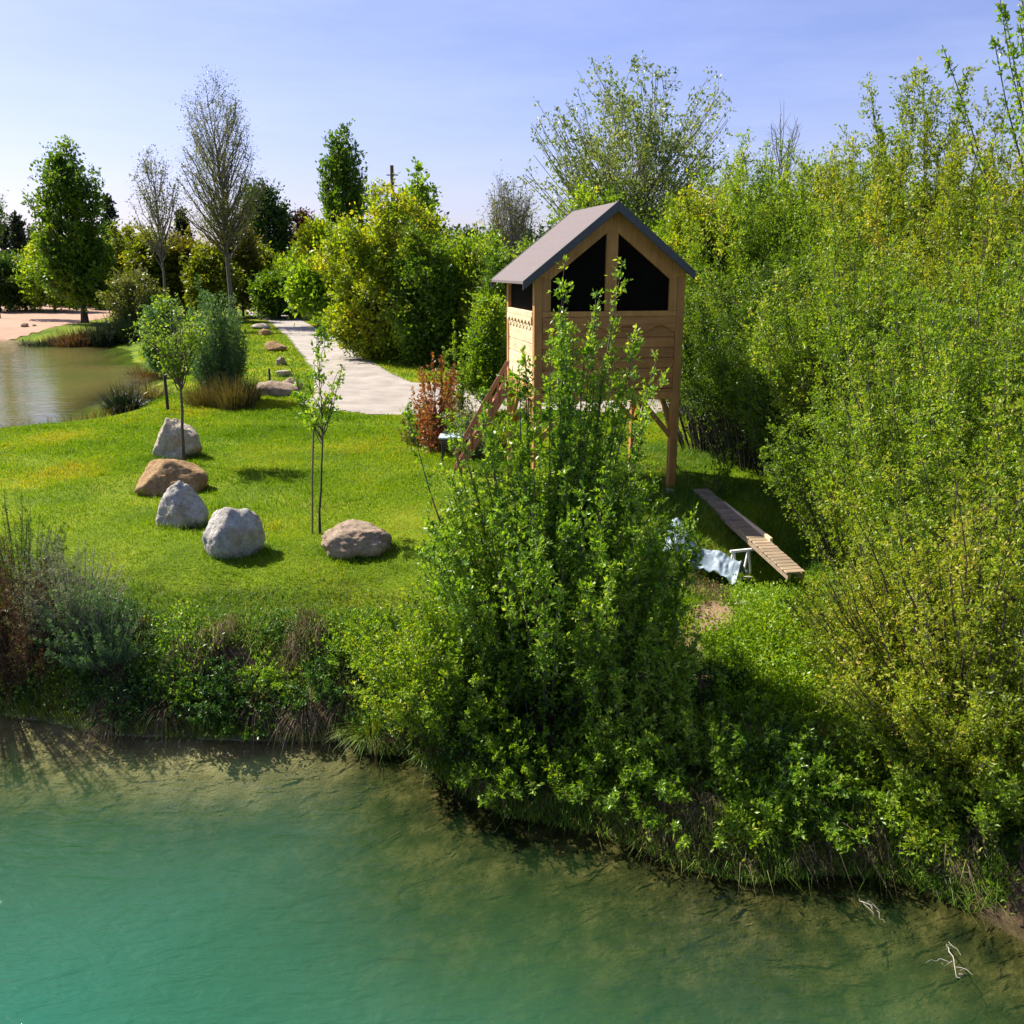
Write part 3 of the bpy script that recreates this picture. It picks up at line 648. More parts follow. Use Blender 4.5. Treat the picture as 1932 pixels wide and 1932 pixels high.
b_ = Boxes(); b_.box((.06, .153, SI - .0), (.075, D - .153, EV - .04)); b_.build('dark_interior_panel', M['interior_dark'], CAB, 0)
b_ = Boxes(); b_.box((-.012, .153, SI - .10), (.06, D - .153, SI - .003)); b_.box((.0, .153, EV - .05), (.06, D - .153, EV + .05)); b_.build('window_sill', M['wood_y'], CAB)
# scalloped boards
def scallop(name, ax, at_, lo, hi, ztop, zb, amp, per, mat, th, cusp=False):
    b_ = Boxes(); n_ = int((hi - lo) / per * 12); xs = np.linspace(lo, hi, n_ + 1)
    for i in range(n_):
        w = lambda x: zb + amp * (abs(math.sin(math.pi * (x - lo) / per)) if cusp else .5 - .5 * math.cos(2 * math.pi * (x - lo) / per))
        x0, x1 = xs[i], xs[i + 1]
        pts = [(x0, w(x0)), (x1, w(x1)), (x1, ztop), (x0, ztop)]
        b_.poly([(p, at_, q) for p, q in pts] if ax == 'x' else [(at_, p, q) for p, q in pts], (0, th, 0) if ax == 'x' else (th, 0, 0))
    b_.r = [.5] * len(b_.r)
    return b_.build(name, M[mat], CAB, 0)
scallop('scalloped_board', 'x', -.012, .155, W - .155, SI - .105, SI - .38, .13, .64, 'wood_h', .035)
scallop('scalloped_board', 'y', -.03, .155, D - .155, SI - .105, SI - .25, .08, .28, 'wood_y', .045, True)
scallop('scalloped_board', 'y', .009, .155, D - .155, SI - .12, SI - .36, .08, .28, 'wood_y', .009, True)
# floor, beams, braces
b_ = Boxes()
for i in range(12):
    y0 = .02 + i * (D - .04) / 12; b_.box((.16, y0, FL - .05), (W - .16, y0 + (D - .04) / 12 - .008, FL - .012))
b_.build('floor', M['wood_h'], CAB)
b_ = Boxes(); b_.box((.152, .02, FL - .2), (W - .152, .07, FL - .055)); b_.box((.152, D - .07, FL - .2), (W - .152, D - .02, FL - .055))
b_.box((.01, .152, FL - .16), (.06, D - .152, FL + .06)); b_.box((W - .06, .152, FL - .2), (W - .01, D - .152, FL - .055))
for i in range(3): b_.box((.72 * (i + 1) - .03, .08, FL - .18), (.72 * (i + 1) + .03, D - .08, FL - .055))
b_.build('floor_beams', M['wood_v'], CAB)
for px0 in (.075, W - .075):
    for py0 in (.075, D - .075):
        sx = 1 if px0 < 1 else -1; sy = 1 if py0 < 1 else -1
        b_ = Boxes(); b_.bar((px0 + sx * .06, py0, 1.12), (px0 + sx * .74, py0, FL - .14), .07, .09); b_.build('brace', M['wood_v'], CAB)
        b_ = Boxes(); b_.bar((px0, py0 + sy * .06, 1.12), (px0, py0 + sy * .74, FL - .14), .07, .09); b_.build('brace', M['wood_v'], CAB)
# roof
def slab(x0, x1, th, mat, name):
    y0, y1 = -.26, D + .22
    b_ = Boxes(); z0 = EV + SLP * (x0 if x0 < RX else 2 * RX - x0); z1 = EV + SLP * (x1 if x1 <= RX else 2 * RX - x1)
    N_ = 9
    for i in range(N_):                       # lapped strips of felt
        a, c_ = x0 + (x1 - x0) * i / N_, x0 + (x1 - x0) * (i + 1) / N_
        za, zc = z0 + (z1 - z0) * i / N_, z0 + (z1 - z0) * (i + 1) / N_
        lift = .008
        b_.poly([(a, y0, za + (lift if z1 > z0 else 0)), (c_, y0, zc + (0 if z1 > z0 else lift)), (c_, y0, zc + th), (a, y0, za + th + .0)], (0, y1 - y0, 0))
    return b_.build(name, M[mat], rf_parent, .004)
rf_parent = CAB
slab(-.27, RX, .06, 'roof', 'roof_slope'); slab(RX, W + .05, .06, 'roof', 'roof_slope')
b_ = Boxes()
for x0, x1 in ((-.28, RX), (W + .06, RX)):
    for yy in (-.29, D + .222):
        za, zb = EV + SLP * (-.28 if x0 < 0 else -.06), EV + SLP * RX
        b_ = Boxes(); b_.poly([(x0, yy, za - .09), (x1, yy, zb - .10), (x1, yy, zb + .075), (x0, yy, za + .072)], (0, .028, 0)); b_.build('barge_board', M['fascia'], CAB)
# stair at the back left, going down to the left
b_ = Boxes(); s0 = Vector((-.02, D - .35, FL - .04)); dr = Vector((-1.05, .55, -2.0)); wd = Vector((.12, .55, 0))
for o_ in (Vector((0, 0, 0)), wd): b_.bar(s0 + o_, s0 + o_ + dr, .05, .18)
for i in range(1, 9): c_ = s0 + dr * (i / 9) ; b_.bar(c_ + wd * .04, c_ + wd * .96, .2, .035)
st = b_.build('staircase', M['wood_red'], CAB)
b_ = Boxes(); o_ = Vector((-.03, -.03, 0))
b_.bar(s0 + o_ + Vector((0, 0, .42)), s0 + o_ + dr + Vector((0, 0, .42)), .06, .08); b_.build('handrail', M['wood_red'], st)
for i in range(8):
    c_ = s0 + o_ + dr * ((i + .5) / 8); b_ = Boxes(); b_.bar(c_ + Vector((0, 0, -.05)), c_ + Vector((0, 0, .39)), .045, .045); b_.build('baluster', M['wood_red'], st)

# ------------------------------------------------------------------ plank ramp, tarp, trestle, blue table, posts, pole
pa = P(1322, 932, .02); pb = P(1502, 1092, -.30)
RMP = empty('plank_ramp', on(pa), 'narrow weathered plank walkway sloping down right of the cabin leg', 'walkway')
pa_l = Vector((0, 0, pa.z + .08 - RMP.location.z)); v_ = pb - pa; pb_l = pa_l + v_; sd_ = Vector((v_.y, -v_.x, 0)).normalized()
b_ = Boxes()
for k in (-1, 1): b_.bar(pa_l + sd_ * .11 * k - Vector((0, 0, .05)), pb_l + sd_ * .11 * k - Vector((0, 0, .05)), .05, .10)
b_.build('side_beam', M['wood_grey'], RMP)
b_ = Boxes(); nsl = 34
for i in range(nsl):
    c_ = pa_l + v_ * ((i + .5) / nsl); h_ = v_.length / nsl * .9; j = random.uniform(-.012, .012)
    d_ = v_.normalized() * h_ / 2
    b_.poly([c_ - sd_ * (.155 + j) - d_, c_ + sd_ * (.155 - j) - d_, c_ + sd_ * (.155 - j) + d_, c_ - sd_ * (.155 + j) + d_], (0, 0, .028))
b_.build('deck_boards', M['wood_grey'], RMP)
b_ = Boxes(); e0 = P(1365, 952, .0); e1 = P(1455, 1022, -.1); b_.bar((0, 0, 0), e1 - e0, .05, .06)
o = b_.build('timber_edging', M['wood_y']); o.location = (e0.x, e0.y, G(e0.x, e0.y) + .05); tag(o, 'thin pale timber edging on the grass right of the plank walkway', 'edging')
def crumple(name, label, pts_px, z, mat, seed, amp=.12, cat='tarp'):
    c0 = P(*pts_px[0], z); c1 = P(*pts_px[1], z); wv = c1 - c0; ln = wv.length; nx, ny = 70, 26; wv.normalize(); pv = Vector((-wv.y, wv.x, 0))
    X = np.linspace(0, ln, nx); Y = np.linspace(-.28, .38, ny); V = []
    for yy in Y:
        for xx in X:
            q = c0 + wv * xx + pv * (yy * (1 + .5 * math.sin(xx * 3 + seed)) + .08 * noise.noise(Vector((xx * 3, yy, seed))))
            hgt = amp * (1.1 * noise.noise(Vector((xx * 2.4, yy * 3, seed))) + .55 * abs(noise.noise(Vector((xx * 5, yy * 6, seed + 5)))) + .16 * abs(noise.noise(Vector((xx * 11, yy * 10, seed + 9)))))
            V.append((q.x, q.y, max(G(q.x, q.y) + .01, G(q.x, q.y) + .04 + hgt + amp * 1.3 * math.exp(-(yy / .22) ** 2))))
    V = np.array(V); off = V.mean(0); off[2] = V[:, 2].min(); idx = np.arange(nx * ny).reshape(ny, nx)
    f = np.stack([idx[:-1, :-1], idx[:-1, 1:], idx[1:, 1:], idx[1:, :-1]], -1).reshape(-1, 4)
    o = mesh_np(name, V - off, f, np.full(len(f), 4), mat, smooth=True); o.location = off
    md = o.modifiers.new('solid', 'SOLIDIFY'); md.thickness = .01
    return tag(o, label, cat)
crumple('tarpaulin', 'crumpled pale blue tarpaulin lying in the shade beneath the plank walkway', [(1258, 1040), (1400, 1062)], -.35, M['tarp'], 3, .3)
crumple('tarpaulin', 'scrap of pale sheeting glimpsed through the tall shrub below the cabin', [(955, 1062), (1055, 1068)], -.1, M['white'], 8, .12)
rock('rock', 'pale flat stone on the shaded ground below the walkway', on(P(1405, 1130, -.4)), (.42, .3, .14), M['rock_white'], 101, sub=4)
rock('rock', 'pale stone beside the upper end of the plank walkway', on(P(1262, 932, 0)), (.25, .2, .12), M['rock_cream'], 102, sub=4)
rock('rock', 'small reddish stone left of the cabin front right leg', on(P(1270, 890, 0)), (.26, .2, .22), M['rock_brown'], 103, sub=4)
tp = P(1402, 1060, -.45)
b_ = Boxes()
for dx in (-.16, .12):
    b_.bar((dx - .12, 0, 0), (dx, .05, .52), .035, .035); b_.bar((dx + .12, .12, 0), (dx, .05, .52), .035, .035)
b_.bar((-.22, .05, .50), (.2, .05, .50), .05, .04); b_.bar((-.24, .0, .08), (.2, .02, .02), .03, .03)
o = b_.build('trestle', M['white']); o.location = on(tp); o.rotation_euler.z = .3; tag(o, 'white painted trestle under the plank walkway beside the blue tarpaulin', 'trestle')
# blue topped table
tb = at_px(858, 20.3); TB = empty('low_table', tb, 'low table with a pale blue top left of the cabin stair', 'table')
b_ = Boxes(); b_.box((-.34, -.26, .52), (.34, .26, .56)); b_.build('table_top', M['bluetop'], TB)
b_ = Boxes(); b_.box((-.3, -.22, .42), (.3, .22, .515)); b_.build('apron', M['darkmetal'], TB)
for sx in (-.27, .27):
    for sy in (-.2, .2): b_ = Boxes(); b_.box((sx - .02, sy - .02, -.05), (sx + .02, sy + .02, .415)); b_.build('leg', M['darkmetal'], TB)
def post(name, label, x, Y, h, w, mat, cat, group=None, tilt=(0, 0), ybase=None):
    p = at_px(x, Y); T = Tubes(); z = np.array([-.2, 0, h * .5, h * .97, h])
    T.add(np.stack([z * tilt[0], z * tilt[1], z], 1), np.array([w, w, w, w * .96, w * .4]) / 2, 8); o = T.build(name, M[mat]); o.location = p
    return tag(o, label, cat, group)
post('wooden_post', 'dark post at the pond edge left of the young tree beside the cream boulder', 317, 27.5, 1.25, .10, 'barkdark', 'post')
post('wooden_post', 'short thin post in the grass left of the trackside rocks', 510, 33, .7, .09, 'barkdark', 'post')
for x, lb in ((500, 'left post of the pair where the track bends out of sight'), (537, 'right post of the pair where the track bends out of sight')):
    post('wooden_post', lb, x, 88, 1.6, .28, 'barkdark', 'post', 'posts at the bend of the track')
# utility pole
pp = at_px(748, 95); PO = empty('utility_pole', pp, 'distant brown utility pole rising above the lime green trees', 'utility pole')
hp = Q(748, 312, 95).z - pp[2]
T = Tubes(); T.add([(0, 0, -.5), (0, 0, hp * .5), (0, 0, hp)], [.24, .22, .18], 8); T.build('pole', M['pole'], PO)
b_ = Boxes()
for z_ in (.9, 1.9, 2.9): b_ = Boxes(); b_.bar((-.55, 0, hp - z_), (.6, 0, hp - z_), .10, .10); b_.build('crossarm', M['pole'], PO)
# white boat on the far beach
bt = at_px(193, 112, -.3)
BO = empty('rowing_boat', (bt[0], bt[1], bt[2]), 'small white boat drawn up at the back of the sand beach', 'boat', rz=.1)
V = []; k_ = 13
for i in range(k_):
    t = i / (k_ - 1) * 2 - 1; w_ = .62 * (1 - abs(t) ** 2.4) + .03; 
    for a in np.linspace(-1, 1, 9): V.append((t * 1.3, a * w_, .5 * abs(a) ** 2 * (.9 + .25 * t * t) + .08 * t * t))
idx = np.arange(k_ * 9).reshape(k_, 9); f = np.stack([idx[:-1, :-1], idx[1:, :-1], idx[1:, 1:], idx[:-1, 1:]], -1).reshape(-1, 4)
hu = mesh_np('hull', V, f, np.full(len(f), 4), M['white'], BO, smooth=True); md = hu.modifiers.new('s', 'SOLIDIFY'); md.thickness = .05
b_ = Boxes(); b_.box((-.15, -.5, .34), (.15, .5, .39)); b_.build('bench', M['wood_y'], BO)

# ------------------------------------------------------------------ background trees
tree_px('alder_tree', 'tall broad green tree standing on the pond bank in front of the beach', 'tree', 140, 74, 268, [(272, 8), (300, 24), (350, 62), (400, 60), (450, 70), (500, 78), (550, 62), (572, 30)], ncl=190, clr=1.0, mat='mid', bark='barkdark', tw=20, per=8, lsize=.30, tr=.26, seed=1, clear=.12, irr=.3)
tree_px('slender_tree', 'thin half bare tree with a leaning trunk right of the broad pond tree', 'tree', 303, 66, 272, [(276, 7), (300, 32), (340, 45), (390, 50), (430, 35), (470, 22)], ncl=60, clr=.9, mat='olive', bark='barkmid', tw=12, per=4, lsize=.15, tr=.12, seed=2, clear=.35, twr=.009, rise=.45, irr=.3)
tree_px('poplar_tree', 'tallest tree in the background, nearly leafless with fine grey twigs', 'tree', 420, 70, 140, [(145, 10), (165, 42), (220, 62), (280, 68), (330, 80), (370, 78), (420, 60), (460, 40)], ncl=150, clr=1.3, mat='olive', bark='barkmid', tw=15, per=7, lsize=.13, tr=.2, seed=3, clear=.3, twr=.009, rise=.4, irr=.15, stems=1)
tree_px('round_tree', 'dark green round-headed tree behind the bend of the track', 'tree', 504, 110, 344, [(346, 12), (370, 38), (410, 50), (450, 52), (490, 45)], ncl=110, clr=1.6, mat='deep', bark='barkdark', tw=20, per=8, lsize=.42, tr=.3, seed=4, irr=.1)
tree_px('purple_tree', 'narrow dark purple tree beside the dense pointed poplar', 'tree', 576, 108, 392, [(395, 4), (415, 10), (445, 16), (480, 20), (510, 18)], ncl=60, clr=1.2, mat='purple', bark='barkdark', tw=16, per=7, lsize=.38, tr=.2, seed=5)
tree_px('lombardy_poplar', 'dense pointed green poplar behind the lime green tree', 'tree', 652, 76, 236, [(240, 8), (262, 25), (300, 38), (350, 42), (395, 44), (440, 40)], ncl=130, clr=.8, mat='mid', bark='barkdark', tw=18, per=8, lsize=.27, tr=.2, seed=6, rise=.8, irr=.12)
tree_px('lime_tree', 'big lime green tree filling the bend on the right of the track', 'tree', 728, 44, 352, [(358, 20), (380, 60), (420, 110), (480, 128), (540, 130), (600, 118), (650, 80), (680, 40)], ncl=330, clr=.75, mat='lime', bark='bark', tw=20, per=8, lsize=.19, tr=.16, seed=7, clear=.05, irr=.22, fill=.45)
tree_px('leafy_sapling', 'upright tree with large loose leaves poking above the lime green tree', 'tree', 792, 48, 306, [(310, 5), (330, 18), (360, 34), (400, 52), (440, 60), (520, 50)], ncl=90, clr=.6, mat='willow', bark='bark', tw=14, per=6, lsize=.26, tr=.1, seed=8, rise=.8)
tree_px('dark_bush', 'dark green bush at the foot of the lime green tree, right side', 'bush', 800, 41, 430, [(440, 20), (480, 50), (540, 64), (600, 60), (650, 45), (685, 25)], ncl=160, clr=.7, mat='mid', bark='barkdark', tw=20, per=8, lsize=.17, tr=.1, seed=9, clear=.04, irr=.2)
for i, (x, Y, top, w, mt, sd_i, lb) in enumerate([
    (238, 85, 428, 40, 'gold', 11, 'golden willow bush just right of the broad pond tree'),
    (285, 80, 440, 42, 'gold', 12, 'golden bush behind the slender leaning tree'),
    (345, 82, 446, 50, 'goldbrown', 13, 'brownish gold bush between the slender tree and the tallest tree'),
    (400, 76, 470, 42, 'gold', 14, 'yellowish bush in front of the tallest tree trunk'),
    (452, 84, 425, 36, 'goldbrown', 15, 'ochre bush right of the tallest tree trunk'),
    (500, 90, 462, 40, 'gold', 16, 'yellow green bush under the dark round-headed tree'),
    (560, 84, 470, 45, 'limey', 17, 'bright green bush left of the lime green tree'),
    (612, 70, 420, 48, 'lime', 18, 'leafy yellow green tree under the pointed poplar'),
    (525, 80, 520, 48, 'mid', 19, 'low green thicket above the end of the track'),
    (600, 62, 500, 40, 'limey', 20, 'low light green bush beside the track below the pointed poplar'),
    (95, 92, 450, 45, 'willow', 21, 'light green tree in the gap left of the broad pond tree'),
    (40, 96, 470, 50, 'mid', 22, 'green bush at the back of the beach near the left edge'),
    (-8, 92, 478, 42, 'deep', 23, 'dark bush at the back of the beach cut by the left edge'),
    (200, 98, 470, 40, 'deep', 24, 'dark green bush behind the right half of the broad pond tree'),
    (148, 104, 480, 45, 'deep', 25, 'dark bush straight behind the broad pond tree trunk')]):
    tree_px('willow_bush' if mt != 'deep' else 'dark_bush', lb, 'bush', x, Y, top, [(top + 4, w * .3), (top + 30, w * .85), (top + 65, w * 1.05), (540, w), (572, w * .9)], ncl=120, clr=1.25, mat=mt, bark='barkdark', tw=16, per=7, lsize=.34, tr=.12, seed=sd_i, clear=.03, irr=.25, stems=2)
# far dark trees and spruces
def spruce(label, x, Y, top, w, seed):
    b0 = at_px(x, Y); H = Q(x, top, Y).z - b0[2]; wr = w * Y * .965 / F
    return clump_tree('spruce_tree', label, 'tree', b0, H, [(.1, wr), (.4, wr * .8), (.7, wr * .45), (1.0, wr * .06)], 110, .9, 'conifer', 'barkdark', tw=14, per=7, lsize=.5, tr=.22, seed=seed, rise=.05, up=-.25, irr=.3)
spruce('dark spruce with the tallest tip at the left edge of the treeline', 24, 145, 392, 18, 31)
spruce('dark spruce just right of the tallest left edge spruce', 50, 142, 394, 17, 32)
spruce('low dark spruce between the left edge spruces and the broad tree', 74, 150, 430, 18, 33)
spruce('dark spruce seen between the slender tree and the tallest tree', 357, 135, 382, 20, 34)
spruce('dark spruce at the right shoulder of the broad pond tree', 222, 125, 362, 26, 35)
spruce('dark spruce just right of the purple tree', 598, 120, 418, 15, 36)
tree_px('birch_tree', 'thin airy tree cut off by the left edge of the picture', 'tree', -22, 80, 322, [(326, 10), (350, 30), (400, 40), (440, 34)], ncl=60, clr=.9, mat='mid', bark='barkmid', tw=12, per=4, lsize=.22, tr=.14, seed=37, twr=.018)
# far wood behind everything: single trees in a loop, each of its own
far = [(-60, 420), (120, 470), (180, 462), (262, 468), (320, 470), (392, 478), (470, 470), (540, 440), (630, 452), (690, 440), (860, 440), (905, 430), (950, 445), (1010, 430), (1070, 420), (1130, 425)]
spots = ['past the left edge', 'over the beach, left part', 'over the beach, middle part', 'left of the slender tree', 'right of the slender tree', 'behind the tallest tree', 'under the round-headed tree',
         'left of the purple tree', 'behind the pointed poplar', 'behind the lime green tree, left part', 'right of the lime green tree', 'between lime tree and cabin, left', 'between lime tree and cabin, right', 'just left of the cabin roof', 'behind the cabin ridge, left', 'behind the cabin ridge, right']
for i, ((x, top), sp) in enumerate(zip(far, spots)):
    tree_px('woodland_tree', 'distant dark woodland tree ' + sp, 'tree', x, 160 + (i % 3) * 8, top, [(top + 3, 14), (top + 20, 40), (top + 60, 55), (540, 58), (560, 50)], ncl=70, clr=2.6, mat='deep' if i % 3 else 'mid', bark='barkdark', tw=14, per=7, lsize=.75, tr=.3, seed=200 + i, clear=.05, group='distant trees behind the treeline')
# middle distance right of the track
tree_px('hedge_bush', 'olive green bush between the lime tree and the cabin, back row', 'bush', 905, 42, 432, [(438, 30), (460, 55), (520, 68), (600, 66), (680, 55)], ncl=190, clr=.7, mat='willow', tw=18, per=8, lsize=.16, tr=.08, seed=41, clear=.03, stems=3, rise=.8)
tree_px('hedge_bush', 'yellow green upright bush touching the left side of the cabin', 'bush', 925, 27, 560, [(565, 18), (600, 34), (660, 44), (710, 42), (745, 36)], ncl=150, clr=.4, mat='limey', tw=18, per=8, lsize=.10, tr=.05, seed=42, clear=.03, stems=3, rise=.8)
tree_px('hedge_bush', 'dark green bush filling behind the upright yellow green bush', 'bush', 955, 34, 470, [(478, 20), (520, 45), (600, 55), (700, 50)], ncl=140, clr=.6, mat='mid', tw=18, per=8, lsize=.14, tr=.07, seed=43, clear=.03, stems=3, rise=.8)
tree_px('bare_shrub', 'greyish lilac twiggy tree with hardly any leaves left of the cabin roof', 'tree', 962, 52, 322, [(328, 12), (350, 36), (400, 48), (440, 40)], ncl=110, clr=.8, mat='olive', bark='barklilac', tw=16, per=2, lsize=.12, tr=.08, seed=44, twr=.009, rise=.5, stems=2)
tree_px('grey_willow', 'large airy tree with grey green leaves rising behind the cabin roof', 'tree', 1195, 36, 98, [(102, 40), (130, 110), (180, 165), (240, 190), (300, 195), (350, 185), (400, 150), (450, 80)], ncl=260, clr=.62, mat='greywillow', bark='barkmid', tw=12, per=9, lsize=.13, tr=.10, seed=45, clear=.25, twr=.005, rise=.42, stems=5, irr=.25, fr0=.3)
tree_px('hedge_tree', 'bushy green tree between cabin ridge and airy tree, behind the roof', 'tree', 1130, 33, 345, [(350, 50), (400, 110), (460, 140), (540, 140), (640, 120)], ncl=200, clr=.65, mat='willow', tw=18, per=7, lsize=.14, tr=.1, seed=46, stems=3, rise=.7)
tree_px('maple_tree', 'bright lime green tree close behind the right side of the cabin roof', 'tree', 1315, 24, 362, [(368, 45), (400, 80), (450, 92), (500, 88), (560, 70), (620, 45)], ncl=230, clr=.42, mat='lime', bark='bark', tw=18, per=8, lsize=.10, tr=.09, seed=47, clear=.3, irr=.25, stems=3)
tree_px('bare_tree', 'slim leafless tree standing above the right-hand thicket', 'tree', 1470, 46, 186, [(190, 12), (220, 34), (270, 36), (320, 20)], ncl=26, clr=.8, mat='olive', bark='barkmid', tw=7, per=0, tr=.08, seed=48, twr=.010, rise=.28)
# pond side and lawn-edge bushes
tree_px('olive_bush', 'round olive green bush at the right end of the pond', 'bush', 258, 62, 512, [(516, 20), (540, 44), (580, 50), (620, 46), (640, 40)], ncl=110, clr=.8, mat='olive', bark='barkdark', tw=18, per=8, lsize=.2, tr=.08, seed=51, clear=.03, stems=3)
tree_px('small_bush', 'bluish green bush behind the crown of the nearest lawn tree', 'bush', 306, 42, 556, [(562, 14), (590, 30), (640, 38), (690, 32)], ncl=90, clr=.5, mat='greygreen', tw=18, per=8, lsize=.13, tr=.05, seed=52, clear=.03, stems=3)
shoot_bush('willow_shrub', 'tall fresh green feathery shrub at the lawn edge by the pond', 'bush', at_px(418, 29.5), 150, (1.5, 4.4), .4, 19, 'greygreen', twigs=14, per=8, lsize=.085, trad=.33, t0=.05, seed=53, aspect=.3, sr=.02, tip=.35)
at_ = at_px(442, 27.5)
def blades_mesh(pos, h, leanv, width, g, bend=.5):
    n = len(pos); a = g.uniform(0, 6.283, n); s = np.stack([np.cos(a), np.sin(a), np.zeros(n)], 1) * (width / 2)[:, None]
    up = np.array([0, 0, 1.]); H = h[:, None]
    m_ = pos + up * H * .55 + leanv * H * .3; t_ = pos + up * H * (1 - bend * .45 * np.linalg.norm(leanv, axis=1)[:, None]) + leanv * H
    V = np.stack([pos - s, pos + s, m_ + s * .75, m_ - s * .75, t_], 1).reshape(-1, 3)
    i = np.arange(n)[:, None] * 5; L = np.concatenate([i + [0, 1, 2, 3], i + [3, 2, 4]], 1).ravel(); C = np.tile([4, 3], n)
    return V, L, C
def blade_obj(name, pos, h, leanv, width, mat, g, rnd=None, parent=None, bend=.5):
    V, L, C = blades_mesh(pos, h, leanv, width, g, bend); r_ = g.random(len(pos)) if rnd is None else rnd
    return mesh_np(name, V, L, C, mat, parent, rnd=np.repeat(r_, 2))
def arc_tuft(name, label, cat, base, n, L, rb, mat, w=.012, lean=1.0, seed=0, group=None, droop=.6):
    g = np.random.default_rng(seed + 900); k = 6; t = np.linspace(0, 1, k)
    az = g.uniform(0, 6.283, n); le = lean * g.random(n) ** .7; Ls = g.uniform(L[0], L[1], n)
    b0 = np.stack([np.cos(az) * rb * g.random(n), np.sin(az) * rb * g.random(n), np.full(n, -.04)], 1)
    hd = np.stack([np.cos(az), np.sin(az)], 1) * np.sin(le)[:, None]
    Pt = np.zeros((n, k, 3)); Pt[:, :, :2] = b0[:, None, :2] + hd[:, None] * (Ls[:, None] * (t + .5 * t ** 2) / 1.3)[..., None]
    Pt[:, :, 2] = b0[:, None, 2] + np.cos(le)[:, None] * Ls[:, None] * t - (droop * np.sin(le) * Ls)[:, None] * t[None] ** 2.5
    a = az + math.pi / 2 + g.normal(size=n) * .5; s = np.stack([np.cos(a), np.sin(a), np.zeros(n)], 1)[:, None] * (w * (1 - .85 * t))[None, :, None] / 2
    V = np.stack([Pt - s, Pt + s], 2).reshape(n, k * 2, 3); i = np.arange(n)[:, None, None] * (2 * k); j = (np.arange(k - 1) * 2)[None, :, None]
    f = (i + j + np.array([0, 1, 3, 2])[None, None]).reshape(-1, 4)
    o = mesh_np(name, V.reshape(-1, 3), f, np.full(len(f), 4), M[mat], rnd=np.repeat(g.random(n), k - 1)); o.location = base
    return tag(o, label, cat, group)
arc_tuft('grass_tussock', 'brown dry grass clump at the foot of the feathery green shrub, right side', 'grass tuft', at_px(440, 28), 900, (.6, 1.3), .7, 'reed', .02, .5, 1)
arc_tuft('grass_tussock', 'brown dry grass clump at the foot of the feathery green shrub, left side', 'grass tuft', at_px(385, 28.5), 700, (.5, 1.1), .6, 'reed', .02, .6, 2)
arc_tuft('grass_tussock', 'reddish brown dry grass beside the widest trackside rock', 'grass tuft', at_px(468, 29.5), 500, (.5, 1.1), .4, 'reed', .02, .5, 3)
arc_tuft('rush_clump', 'dark clump of rushes on the near pond shore left of the post', 'rush clump', at_px(232, 30.5), 900, (.5, 1.2), .5, 'conifer', .03, .8, 4)
arc_tuft('rush_clump', 'brownish rushes on the pond spit right of the dark clump', 'rush clump', at_px(270, 32), 700, (.5, 1.1), .8, 'reed', .03, .7, 5)
arc_tuft('rush_clump', 'low dark rushes at the narrow end of the pond', 'rush clump', at_px(280, 42.5), 700, (.4, 1.0), 1.0, 'brownred', .04, .9, 6)
for i, (x, w_, lb) in enumerate([(85, 1.6, 'left end of the dark reeds on the far pond shore'), (150, 1.8, 'dark reeds on the far shore under the broad tree'), (205, 1.8, 'dark reeds on the far shore right of the broad tree'), (250, 1.8, 'right end of the dark reeds on the far pond shore')]):
    p = at_px(x, 59.5 + i * .3); arc_tuft('reed_bed', lb, 'reeds', (p[0], p[1], p[2] - .05), 1600, (.7, 1.3 + .3 * i), w_, 'conifer' if i != 1 else 'brownred', .07, .8, 10 + i, 'dark reeds along the far pond shore')
g = np.random.default_rng(77)
# near pond shore grass fringe
n_ = 9000; x = g.uniform(-24, -8, n_); y = g.uniform(21, 34, n_); pd = pdist(x, y); k = (pd > -.3) & (pd < 1.1); x, y = x[k], y[k]
o = blade_obj('shore_rushes', np.stack([x, y, gz(x, y)], 1), g.uniform(.15, .6, len(x)), g.normal(size=(len(x), 3)) * [.35, .35, 0], np.full(len(x), .02), M['reed'], g); tag(o, 'dry rushes fringing the near pond edge', kind='stuff')

# ------------------------------------------------------------------ young trees on the lawn
p = P(345, 876, 0)
YT = clump_tree('young_tree', 'young yellow green tree planted behind the cream boulder', 'tree', on(p), Q(345, 560, p.y).z, [(.52, .15), (.6, .35), (.72, .6), (.85, .72), (.95, .6), (1.0, .3)], 48, .24, 'willow', 'bark', tw=11, per=5, lsize=.07, tr=.045, seed=61, clear=.5, rise=.55, twr=.004, irr=.3)
p = P(603, 1006, 0)
YT2 = clump_tree('young_tree', 'thin staked sapling with sparse leaves beside the brown boulder', 'tree', on(p), Q(612, 605, p.y).z, [(.52, .2), (.6, .5), (.72, .6), (.85, .5), (.95, .3), (1.0, .1)], 22, .18, 'hawthorn', 'barkdark', tw=9, per=6, lsize=.07, tr=.022, seed=62, clear=.5, rise=.5, twr=.003, irr=.3, lean=(.03, 0))
ps = P(588, 1006, 0); T = Tubes(); T.add([(0, 0, -.2), (.06, 0, .9), (.13, 0, 1.75)], [.018, .017, .014], 7); o = T.build('tree_stake', M['wood_stake']); o.location = on(ps); tag(o, 'thin leaning stake propping the sparse sapling', 'stake')

